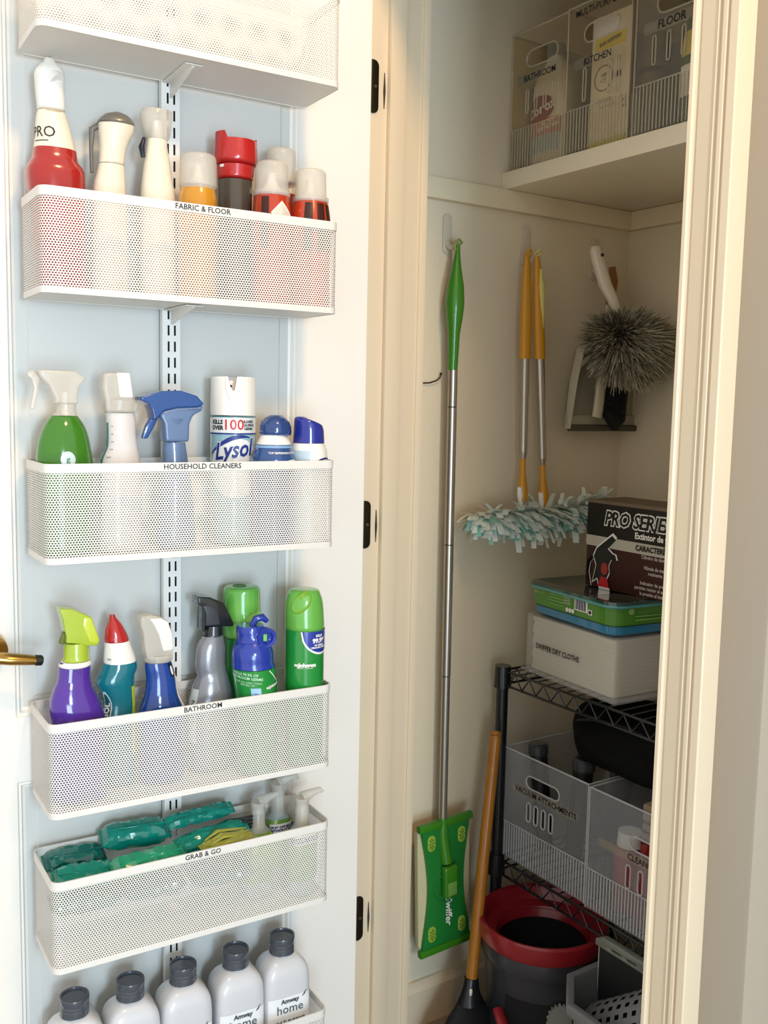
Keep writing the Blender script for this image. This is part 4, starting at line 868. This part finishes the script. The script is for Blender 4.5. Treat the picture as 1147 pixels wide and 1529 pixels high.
# ------------------------------------------------------------------ clear ribbed bins
def bin_(x, y_, z, Wb, Db, Hb, label, words, group, hx=.485, hw=.40, slots=(.325, .415, .505, .595), sz=(.40, .57), hz=.785, hh=.11, rib=.33, tz=.68, twist=0, tsize=.016, textx=.48, words2=None, PM='binp', RM='binrim'):
    t = thing('storage_bin', label, 'bin', (x, y_, z), twist, group)
    hs = [oval(hx*Wb, hz*Hb, hw*Wb, hh*Hb)]+[oval(s*Wb, (1-(sz[0]+sz[1])/2)*Hb, .045*Wb, (sz[1]-sz[0])*Hb, 4) for s in slots]
    MB().poly([(0, 0), (Wb, 0), (Wb, Hb), (0, Hb)], hs, .0016, lambda a, b, c: (a, c, b)).build('front_panel', PM, t)
    for h_ in hs:
        rm = MB()
        cx = sum(p[0] for p in h_)/len(h_); cy = sum(p[1] for p in h_)/len(h_); n = len(h_)
        for i in range(n):
            a, b = h_[i], h_[(i+1) % n]
            if math.hypot(a[0]-b[0], a[1]-b[1]) > 1e-5: rm.tube([(a[0], -.0006, a[1]), (b[0], -.0006, b[1])], .0017, 5)
        rm.build('opening_edge', RM, t)
    MB().box(0, .0016, .0016, Db, 0, Hb).build('side_panel', PM, t); MB().box(Wb-.0016, Wb, .0016, Db, 0, Hb).build('side_panel', PM, t)
    MB().box(.0016, Wb-.0016, Db-.0016, Db, 0, Hb).build('back_panel', PM, t); MB().box(.0016, Wb-.0016, .0016, Db-.0016, 0, .002).build('bottom_panel', PM, t)
    MB().tube([(0, 0, Hb), (Wb, 0, Hb)], .0018, 6).tube([(Wb, 0, Hb), (Wb, Db, Hb)], .0018, 6).tube([(0, 0, Hb), (0, Db, Hb)], .0018, 6).tube([(0, 0, 0), (0, 0, Hb)], .0016, 6).tube([(Wb, 0, 0), (Wb, 0, Hb)], .0016, 6).build('edges', RM, t)
    rb_ = MB(); n = int(Wb/.0075)
    for k in range(n+1): xx = Wb*k/n; rb_.box(max(0, xx-.0011), min(Wb, xx+.0011), -.0016, 0, .004, rib*Hb)
    n = int(Db/.0075)
    for k in range(n+1): yy = Db*k/n; rb_.box(Wb, Wb+.0015, yy-.0011, yy+.0011, .004, rib*Hb)
    rb_.build('ribs', RM, t)['kind'] = 'stuff'; MB().box(0, Wb, -.0010, 0, rib*Hb, rib*Hb+.002).build('rib_line', RM, t)
    if words: text(words, tsize, 'ink', t, onface((textx*Wb, -.0012, tz*Hb), (1, 0, 0), (0, 0, 1)), bold=.0002, sx=.92)
    if words2: text(words2[0], tsize, 'ink', t, onface((words2[1]*Wb, -.0012, words2[2]*Hb), (1, 0, 0), (0, 0, 1)), bold=.0002, sx=.92)
    MB().box(.02*Wb+.1*Wb, .9*Wb, -.0008, -.0002, (tz-.035)*Hb, (tz+.035)*Hb).build('label_film', mat('clear label film', '#c9c5ba', .8, see=.85, spec=0.), t)
    return t
GL, GU = 'clear bins on the wire rack', 'clear bins on the top shelf'
bin_(-1.494, 1.318, .330, .240, .30, .236, 'clear bin lettered vacuum attachments, beside the rack post', 'VACUUM ATTACHMENTS', GL, tsize=.0165, textx=.52)
bin_(-1.244, 1.312, .330, .240, .30, .236, 'clear bin lettered cleaning, partly behind the door casing', 'CLEANING', GL, hx=.62, slots=(.42, .54, .66, .78), tz=.60, textx=.56, hz=.72, sz=(.47, .66))
US = dict(PM='bwarm', RM='brwarm', hx=.55, hw=.56, hh=.12, rib=.30)
bin_(-1.552, 1.327, 1.7395, .155, .28, .262, 'clear bin leftmost on the top shelf, lettered bathroom', 'BATHROOM', GU, tz=.65, tsize=.0175, textx=.52, slots=(.30, .46, .62, .78), sz=(.43, .60), **US)
bin_(-1.392, 1.322, 1.7395, .155, .28, .262, 'clear bin in the middle of the top shelf, lettered kitchen', 'KITCHEN', GU, tz=.60, tsize=.0175, textx=.50, slots=(.30, .70, .82), sz=(.44, .66), words2=('MULTI-PURPOSE', .5, .94), **US)
bin_(-1.226, 1.322, 1.7395, .155, .28, .262, 'clear bin nearest the casing on the top shelf, lettered floor', 'FLOOR', GU, tz=.655, tsize=.020, textx=.50, slots=(.27, .47, .67, .87), sz=(.40, .58), hx=.60, hw=.62, hh=.13, rib=.31, PM='bgrey', RM='brwarm')
# contents of the top bins
def wthing(name, label, cat, x, y_, z, rz=0, group=None): return thing(name, label, cat, (x, y_, z), rz, group)
FR = -PI/2   # local +x looks to the front
creamp = gl('cream bottle plastic', '#ddd6c6', .35)
t = wthing('bleach_bottle', 'cream bottle with a red and orange label inside the bathroom bin', 'bottle', -1.482, 1.385, 1.742, FR)
f = L(t, 'bottle_body', [(.002, 0, .052), (.10, 0, .054), (.15, 0, .052), (.185, -.004, .040), (.205, -.008, .022), (.215, -.01, .018)], creamp, .7, 2.6)
L(t, 'cap', [(.215, -.01, .02), (.238, -.01, .018)], gl('grey cap', '#8b897f', .4))
patch(f, -.75, .75, .028, .062, .0006).build('blue_label', mat('pale blue print band', '#9fb4c4', .4), t)
patch(f, -.8, .8, .060, .090, .0010).build('orange_label', mat('orange label print', '#c9714a', .4), t)
patch(f, -.85, .45, .086, .136, .0014, shape='oval').build('red_oval', mat('dark red print', '#8a3a35', .4), t)
text('Clorox', .026, 'white', t, onsurf(f, -.12, .108, .0026, .25), bold=.0006, shear=.2, sx=.85); text('STAIN\nREMOVER', .010, 'white', t, onsurf(f, .25, .078, .002, .2), bold=.0003)
t = wthing('glove_package', 'white and yellow glove package inside the kitchen bin', 'package', -1.365, 1.345, 1.742, 0)
MB().box(.012, .105, 0, .012, 0, .235).build('card', creamp, t, bevel=.002); MB().box(.022, .094, -.0006, 0, .175, .198).build('yellow_band', mat('yellow print', '#d9c54c', .4), t)
MB().box(.014, .104, -.0006, 0, .0, .018).build('lime_band', mat('lime yellow print', '#b9b93a', .4), t)
text('BAR KEEPERS', .009, 'ink', t, onface((.058, -.0008, .187), (1, 0, 0), (0, 0, 1), .12), bold=.0002)
text('POWER', .010, 'ink', t, onface((.050, -.0008, .085), (1, 0, 0), (0, 0, 1))); text('HEAVY DUTY', .006, 'ink', t, onface((.055, -.0008, .074), (1, 0, 0), (0, 0, 1)))
MB().rings([[(.045+r*math.cos(a), -.0015, .125+r*math.sin(a)) for a in [2*PI*i/28 for i in range(28)]] for r in (.021, .0225)], False, False).build('print_circle', 'ink', t); text('100\nCT', .010, 'ink', t, onface((.045, -.0009, .125), (1, 0, 0), (0, 0, 1)))
MB().box(.072, .086, -.0007, 0, .120, .130).build('dark_block', 'ink', t); text('2', .02, 'ink', t, onface((.098, -.0009, .070), (1, 0, 0), (0, 0, 1)))
t = wthing('sponge_roll', 'beige roll with a dark band behind the glove package in the kitchen bin', 'roll', -1.272, 1.42, 1.742, 0)
f = L(t, 'roll', [(.002, 0, .028), (.20, 0, .028)], gl('beige paper', '#c9ab84', .6)); L(t, 'dark_band', [(.13, 0, .0285), (.14, 0, .0285)], 'ink', foot=.0002)
t = wthing('floor_cleaner_bottle', 'green and yellow floor cleaner bottle inside the floor bin', 'bottle', -1.125, 1.375, 1.742, FR)
f = L(t, 'bottle_body', [(.002, 0, .04), (.12, 0, .042), (.17, 0, .034), (.2, 0, .018), (.21, 0, .016)], gl('dark green bottle', '#2f5a2a', .2), .7)
patch(f, -.6, .6, .05, .10, .0006).build('white_label', 'white', t); patch(f, -.6, .0, .115, .155, .0006).build('yellow_label', mat('yellow print', '#d9c54c', .4), t); patch(f, .1, .7, .115, .15, .0006).build('red_label', redp, t)
L(t, 'cap', [(.21, 0, .019), (.24, 0, .019)], 'white')
t = wthing('brown_bottle', 'dark brown bottle behind the green one in the floor bin', 'bottle', -1.175, 1.44, 1.742, FR)
L(t, 'bottle_body', [(.002, 0, .03), (.17, 0, .03), (.2, 0, .012), (.23, 0, .012)], gl('dark brown glass', '#3a2415', .2))
# lower bins' contents
for k, (x, y_, r, dx, lb) in enumerate(((-1.43, 1.38, .019, -.03, 'black vacuum nozzle at the left in the vacuum bin'), (-1.368, 1.40, .021, .02, 'round-ended black vacuum tube showing over the vacuum bin edge'), (-1.33, 1.47, .02, .03, 'black vacuum tube deepest in the vacuum bin'))):
    t = wthing('vacuum_attachment', lb, 'vacuum part', x, y_, .337, 0, 'vacuum attachments in the bin')
    MB().tube([(0, 0, r), (dx*.5, 0, .12), (dx, 0, .215)], [r*.9, r, r], 18).build('tube', 'blackpl', t, smooth=True)
    MB().tube([(dx*1., 0, .213), (dx*1.04, -.0, .232), (dx*1.05, 0, .236)], [r*1.12, r*1.12, r*.9], 18).build('rim', gl('dark grey plastic ring', '#3a3d42', .2), t, smooth=True)
t = wthing('scraper', 'grey rounded paddle standing up between the lower bins', 'scraper', -1.150, 1.46, .337)
MB().poly(rrect(-.05, .045, .0, .275, .04, 6), (), .004, lambda a, b, c: (a, c, b)).build('blade', gl('grey clear blade', '#7c7f80', .3), t, bevel=.001)
t = wthing('folded_cloth', 'tan folded cloth on top of the cleaning bin contents', 'cloth', -1.10, 1.36, .337)
mb = MB()
for k in range(5): mb.box(-.06, .07, .0, .15, .13+.018*k, .146+.018*k)
mb.build('folds', mat('tan cloth', '#9c8770', .9, bump=.4), t, bevel=.006)
t = wthing('red_bottle', 'red bottle inside the cleaning bin', 'bottle', -1.125, 1.335, .337, 0)
L(t, 'bottle_body', [(.002, 0, .018), (.10, 0, .018), (.12, 0, .012), (.16, 0, .010)], gl('deep red plastic', '#8e1a1f', .25))
t = wthing('spray_can', 'red and white can at the left inside the cleaning bin', 'can', -1.185, 1.36, .337, 0)
L(t, 'can_body', [(.002, 0, .028), (.125, 0, .028)], gl('brick red print', '#a03438', .3)); L(t, 'cap', [(.126, 0, .024), (.155, 0, .022)], 'white')
# black bag
t = wthing('black_bag', 'black fabric bag slumped on the rack behind the lower bins', 'bag', -1.275, 1.475, .5715)
mb = MB(); R = []; rnd = random.Random(5)
for i in range(15):
    q = i/14; z = .118*q; wx = .06+.10*math.sin(PI*min(1, q*.55+.42))**1 if q > .3 else .045+.12*q; wx = .018+[.13, .14, .145, .15, .155, .16, .165, .168, .170, .172, .172, .168, .155, .125, .06][i]; wy = [.09, .105, .11, .112, .114, .115, .115, .114, .112, .11, .105, .10, .09, .07, .03][i]
    R.append([(wx*math.copysign(abs(math.cos(a))**.8, math.cos(a))*(1+.06*math.sin(3*a+q*7))+.03*q+.03, wy*math.sin(a)*(1+.07*math.sin(5*a+q*11)), z) for a in [2*PI*k/36 for k in range(36)]])
mb.rings(R).build('bag_body', mat('black bag fabric', '#07080a', .8, bump=.4, bscale=60, spec=.2), t, smooth=True, ang=2)
MB().tube([(-.07, -.10, .085), (-.02, -.105, .100), (.06, -.105, .105), (.13, -.08, .09)], [.006, .008, .008, .006], 8, .4).build('strap', gl('grey black webbing', '#2a2c2f', .4), t, smooth=True)

# ------------------------------------------------------------------ on the rack: cloth pack, wipes tub, boxed extinguisher
t = wthing('dry_cloth_pack', 'clear lettered case of white dry cloths lying on the rack top', 'case', -1.478, 1.345, .7335, math.radians(-4))
MB().poly(rrect(0, .272, 0, .235, .012), (), .118, lambda a, b, c: (a, b, c)).build('clear_case', mat('clear case plastic', '#dcdcd8', .12, see=.72), t, bevel=.004)
for k in range(13): z = .006+.0083*k; MB().poly(rrect(.014+.0022*(k*7 % 3), .258, .007, .225, .006), (), .0081, lambda a, b, c: (a, b, c+z)).build('folded_cloth', mat('white fleece cloth', '#cfc8ba', .9, bump=.4), t, bevel=.0025)
MB().box(-.004, .276, -.004, .239, -.0015, .004).build('case_flange', mat('clear case plastic', '#dcdcd8', .12, see=.72), t, bevel=.0015)
text('SWIFFER DRY CLOTHS', .0150, 'ink', t, onface((.106, -.0015, .058), (1, 0, 0), (0, 0, 1)), bold=.0004, sx=.86)
t = wthing('wipes_tub', 'green labelled blue wipes tub with dark clear lid on the cloth case', 'tub', -1.478, 1.352, .8535, math.radians(-6))
blb = gl('blue tub plastic', '#2f7fa8', .15)
MB().rings([[(x, y_, z) for x, y_ in rrect(-0+i, .262-i, 0+i, .235-i, .028-i*.5, 6)] for z, i in ((0, .010), (.004, .005), (.055, .001), (.060, .001))]).build('tub_body', blb, t, smooth=True, ang=.8)
MB().rings([[(x, y_, z) for x, y_ in rrect(-.0012+i, .2632-i, -.0012+i, .2362-i, .029-i*.5, 6)] for z, i in ((.0215, .003), (.058, .001))], False, False).build('green_label', gl('green tub label', '#4a8a26', .3), t, smooth=True, ang=.8)
MB().rings([[(x, y_, z) for x, y_ in rrect(-.0008+i, .2628-i, -.0008+i, .2358-i, .029-i*.5, 6)] for z, i in ((.0190, .003), (.0218, .003))], False, False).build('dark_label_edge', mat('deep green print', '#1c4a22', .4), t, smooth=True, ang=.8)
MB().rings([[(x, y_, z) for x, y_ in rrect(-.006+i, .268-i, -.006+i, .241-i, .032-i*.5, 6)] for z, i in ((.056, .001), (.062, 0), (.066, .001), (.067, .010), (.0655, .014))]).build('lid', gl('dark clear lid', '#2b4a45', .06, coat=1.), t, smooth=True, ang=.8)
MB().rings([[(x, y_, z) for x, y_ in rrect(-.007+i, .269-i, -.007+i, .242-i, .032-i*.5, 6)] for z, i in ((.055, .001), (.0575, 0), (.060, .001))], False, False).build('lid_skirt', gl('teal clear skirt', '#4f9a98', .1), t, smooth=True, ang=.8)
fl = lambda x, z, tl=0: onface((x, -.0004, z), (1, 0, 0), (0, .04, 1))
MB().box(.150, .188, -.0012, .0, .033, .056).build('barcode_ground', 'white', t)
mb = MB()
for k in range(13): mb.box(.153+.0025*k, .153+.0025*k+(.0016 if k % 3 else .0008), -.0016, -.0012, .035, .0545)
mb.build('barcode_bars', mat('indigo print', '#3b3566', .4), t); MB().box(.190, .202, -.0012, .0, .031, .041).build('small_code', 'white', t); MB().box(.1925, .2, -.0016, -.0012, .033, .039).build('small_code_block', 'ink', t)
for k in range(3): MB().tube([(.128+.009*k, -.0002, .0285), (.128+.009*k, -.0012, .0285)], .0042, 14).build('round_symbol', 'white', t)
text('Contents\nwipes 24\nwet cloths', .0052, 'white', t, fl(.126, .046)); text('VALUE PACK\nFRESH SCENT', .0062, mat('pale green print', '#8fc06a', .4), t, fl(.040, .050), bold=.0002)
for k in range(4): MB().box(.072, .116, -.0010, .0, .031+.0065*k, .0325+.0065*k).build('print_line', mat('pale green print', '#8fc06a', .4), t)
MB().box(.2640, .2650, .05, .17, .030, .032).box(.2640, .2650, .05, .17, .037, .0385).build('side_print', mat('pale green print', '#8fc06a', .4), t)
MB().tube([(.2625, .04, .048), (.2648, .04, .048)], .006, 14).build('side_symbol', mat('pale green print', '#8fc06a', .4), t)

t = wthing('extinguisher_box', 'dark red brown box lettered series with an extinguisher picture', 'box', -1.378, 1.412, .9205, 0)
bxm = mat('dark maroon print', '#3a1711', .45); MB().box(0, .30, 0, .105, 0, .172).build('carton', bxm, t, bevel=.0015)
MB().box(-.0005, .30, -.0008, 0, .102, .1665).build('black_band', mat('soft black print', '#17130f', .5), t); MB().box(-.0004, .3002, -.0006, .1056, .1505, .1728).build('tan_top', mat('dull carton tan', '#6e5f4a', .7, var=.15, bscale=30), t)
MB().add([(-.0006, -.0012, .082), (.30, -.0012, .080), (.30, -.0012, .1005), (-.0006, -.0012, .1025)], [(0, 1, 2, 3)]).build('pale_band', mat('pale grey print', '#b9b3a3', .5), t)
FO = lambda x, z, e=.0016: onface((x, -e, z), (1, 0, 0), (0, 0, 1))
text('PRO SERIES', .037, 'white', t, FO(.128, .139), bold=.0034, shear=.2, sx=.88); text('PRO SERIES', .037, 'ink', t, FO(.128, .139, .0024), bold=.0009, shear=.2, sx=.88)
text('Extintor de fuego', .0165, 'white', t, FO(.178, .1140, .0024), bold=.0005, sx=.9); text('CARACTERÍSTICAS', .0145, 'ink', t, FO(.183, .0915, .0022), bold=.0005, sx=.9)
text('Cilindro de aluminio\n\nVálvula de metal\nresistente\n\nIndicador de presión\npermite revisar el estado de\nla presión al instante', .0098, mat('pale print warm', '#cfc5b8', .5), t, FO(.178, .042), bold=.0001, sx=.86)
ext = [(.022, .012), (.030, .045), (.022, .062), (.030, .078), (.048, .092), (.068, .107), (.078, .100), (.058, .080), (.070, .072), (.078, .070), (.082, .060), (.068, .060), (.062, .048), (.064, .034), (.058, .022), (.066, .004), (.040, .004), (.034, .02)]
sc_ = lambda P, k, c=(.05, .055): [((x-c[0])*k+c[0], (z-c[1])*k+c[1]) for x, z in P]
MB().poly(sc_(ext, 1.10), (), .0004, lambda a, b, c: (a, -.0014-c, b)).build('picture_outline', 'white', t); MB().poly(ext, (), .0004, lambda a, b, c: (a, -.0020-c, b)).build('valve_picture', 'blackpl', t)
MB().poly([(.036, .004), (.066, .004), (.060, .022), (.044, .024)], (), .0004, lambda a, b, c: (a, -.0026-c, b)).build('red_cylinder_picture', redp, t)
MB().poly(oval(.052, .040, .017, .024), (), .0004, lambda a, b, c: (a, -.0026-c, b)).build('gauge_picture', mat('dull red print', '#a5372f', .4), t)
MB().tube([(.020, -.0022, .062), (.008, -.0022, .05), (.006, -.0022, .03), (.012, -.0022, .008)], .0032, 6, .3).build('hose_picture', 'blackpl', t); MB().tube([(.024, -.0018, .058), (.014, -.0018, .048), (.011, -.0018, .03), (.018, -.0018, .002)], .0012, 6, .3).build('hose_outline', 'white', t)

# ------------------------------------------------------------------ on the floor
t = wthing('spin_mop_bucket', 'dark grey bucket with a wide red rim under the rack', 'bucket', -1.362, 1.318, -.03)
def ring(R_, rx=1.): return [[(r*math.cos(a), r*math.sin(a), z) for a in [2*PI*i/48 for i in range(48)]] for r, z in R_]
dg = gl('dark grey bucket plastic', '#33353a', .35, .2); rd = gl('red bucket rim plastic', '#8f1c26', .3, .3)
MB().rings(ring([(.098, 0), (.102, .004), (.118, .245), (.116, .245), (.112, .23), (.1, .03), (.02, .026)])).build('bucket_body', dg, t, smooth=True, ang=.8)
MB().rings(ring([(.120, .252), (.127, .250), (.131, .256), (.131, .284), (.128, .288), (.121, .286), (.112, .262), (.098, .254), (.09, .235), (.088, .235), (.094, .25), (.118, .252)]), False, False).build('red_rim', rd, t, smooth=True, ang=.6)
MB().rings(ring([(.122, .215), (.126, .232), (.122, .250), (.118, .245)]), False, False).build('grey_lip', dg, t, smooth=True, ang=.6)
MB().rings(ring([(.086, .236), (.080, .16), (.078, .12), (.01, .118)]), False, False).build('spin_basket', 'blackmat', t, smooth=True)
fdir = math.atan2(-.75, .66)
fx = lambda r, a, z: (r*math.cos(fdir+a), r*math.sin(fdir+a), z)
mb = MB(); mb.rings([[fx(.1135, a, z) for z in (.045, .06, .10, .14, .165)] for a in [-.55+.1*i for i in range(11)]], False, False, closed=False); mb.build('pedal_recess', 'blackmat', t, smooth=True)
MB().tube([fx(.125, -.62, .135), fx(.150, -.35, .118), fx(.158, -.02, .098), fx(.150, .25, .080)], [.010, .013, .013, .010], 12, .6).build('red_pedal', rd, t, smooth=True)
gr = MB(); c = Vector(fx(.125, .40, .140)); e1 = Vector((-math.sin(fdir+.3), math.cos(fdir+.3), 0)); e2 = Vector((0, 0, 1)); e3 = e1.cross(e2)
n = 36; A = []; B_ = []
for i in range(n): r = .034 if i % 2 else .0285; a = 2*PI*i/n; p = c+e1*r*math.cos(a)*.75+e2*r*math.sin(a); A.append(tuple(p)); B_.append(tuple(p-e3*.008))
gr.rings([A, B_]).build('gear_wheel', gl('grey gear plastic', '#8f8f8a', .4), t)

t = wthing('broom', 'broom with an orange wooden handle and black angled bristles', 'broom', -1.418, 1.180, -.03)
MB().tube([(-.052, .090, .636), (-.030, .052, .43), (-.004, .006, .160)], .0118, 20).build('handle', mat('orange stained wood', '#a66a18', .45, var=.25, bscale=30, coat=.3), t, smooth=True)
MB().tube([(-.0525, .091, .636), (-.0535, .093, .644)], [.0118, .008], 20).build('handle_end', mat('orange stained wood', '#a66a18', .45, var=.25, bscale=30, coat=.3), t, smooth=True)
MB().tube([(-.004, .006, .164), (-.002, .003, .148), (-.001, .001, .135), (0, 0, .118)], [.0155, .018, .022, .030], 20, .9).build('socket', 'blackpl', t, smooth=True)
MB().tube([(.012, -.008, .152), (.016, -.011, .149), (.014, -.010, .143)], .003, 6).build('white_tab', 'white', t)
MB().rings([[(wx*.42*math.cos(a), cy+wx*math.sin(a), z) for a in [2*PI*i/24 for i in range(24)]] for wx, cy, z in ((.030, 0, .122), (.048, -.004, .095), (.064, -.010, .06), (.078, -.016, .02), (.08, -.018, .004))]).build('bristle_block', 'blackmat', t, smooth=True)
mb = MB(); rnd = random.Random(21)
for i in range(2200):
    a = rnd.uniform(0, 2*PI); q = rnd.uniform(.6, 1); p = Vector((.030*.42*math.cos(a)*q, .030*math.sin(a)*q, .118)); e = Vector((.082*.46*math.cos(a)*q*rnd.uniform(.8, 1.05), -.018+.084*math.sin(a)*q*rnd.uniform(.9, 1.03), rnd.uniform(.0, .03)))
    s = Vector((rnd.uniform(-1, 1), rnd.uniform(-1, 1), 0)).normalized()*.0009; mb.add([p-s, p+s, e+s, e-s], [(0, 1, 2, 3)])
o = mb.build('bristles', 'blackpl', t); o['kind'] = 'stuff'

gy = gl('grey basket plastic', '#77797c', .4, .2)
t = wthing('grey_basket', 'grey plastic cut-corner basket on the floor at the casing', 'basket', -1.205, 1.166, -.03)
def octo(i, z, W_=.34, D_=.30, c=.066): return [(c+i*.4, i, z), (W_-c-i*.4, i, z), (W_-i, c+i*.4, z), (W_-i, D_-c-i*.4, z), (W_-c-i*.4, D_-i, z), (c+i*.4, D_-i, z), (i, D_-c-i*.4, z), (i, c+i*.4, z)]
MB().rings([octo(.03, 0), octo(.012, .250), octo(.0, .252), octo(-.001, .270), octo(.003, .272), octo(.013, .271), octo(.014, .262), octo(.034, .006)]).build('basket_wall', gy, t, bevel=.0015)
t = wthing('perforated_caddy', 'dark grey rounded caddy with square holes lying in the grey basket', 'caddy', -1.120, 1.268, .145)
mb = MB(); rg = .068; na_, nl = 22, 9; ax = Vector((.76, .05, .58)).normalized(); e1 = ax.cross(Vector((0, 0, 1))).normalized(); e2 = ax.cross(e1)
for i in range(na_):
    for j in range(nl):
        f4 = lambda u, v: tuple(ax*(.022*v-.01)+(e1*math.cos(2*PI*u/na_)+e2*math.sin(2*PI*u/na_))*rg)
        O = [f4(i, j), f4(i+1, j), f4(i+1, j+1), f4(i, j+1)]; I = [f4(i+.28, j+.26), f4(i+.72, j+.26), f4(i+.72, j+.74), f4(i+.28, j+.74)]
        if j in (0, nl-1): mb.add(O, [(0, 1, 2, 3)])
        else:
            for k in range(4): l = (k+1) % 4; mb.add([O[k], O[l], I[l], I[k]], [(0, 1, 2, 3)])
mb.build('perforated_shell', gy, t)
MB().rings([[tuple(ax*d+(e1*math.cos(2*PI*k/24)+e2*math.sin(2*PI*k/24))*.061) for k in range(24)] for d in (-.008, .18)]).build('dark_lining', 'blackmat', t, smooth=True)
t = wthing('hanging_tray', 'dark flat tray with a grey slotted clip at the edge of the rack', 'tray', -1.188, 1.296, .148)
MB().box(.0, .17, .0, .004, .030, .138).build('tray_panel', mat('dark translucent panel', '#1d1e20', .6), t); MB().box(-.0018, .0, -.001, .005, .03, .138).build('pale_edge', 'binrim', t)
MB().poly([(-.006, .138), (.16, .138), (.16, .160), (.012, .160), (-.006, .150)], [oval(.045+.036*k, .1455, .024, .004, 3) for k in range(3)], .012, lambda a, b, c: (a, c-.006, b)).build('slotted_clip', gl('grey green clip', '#73786f', .4), t, bevel=.001)
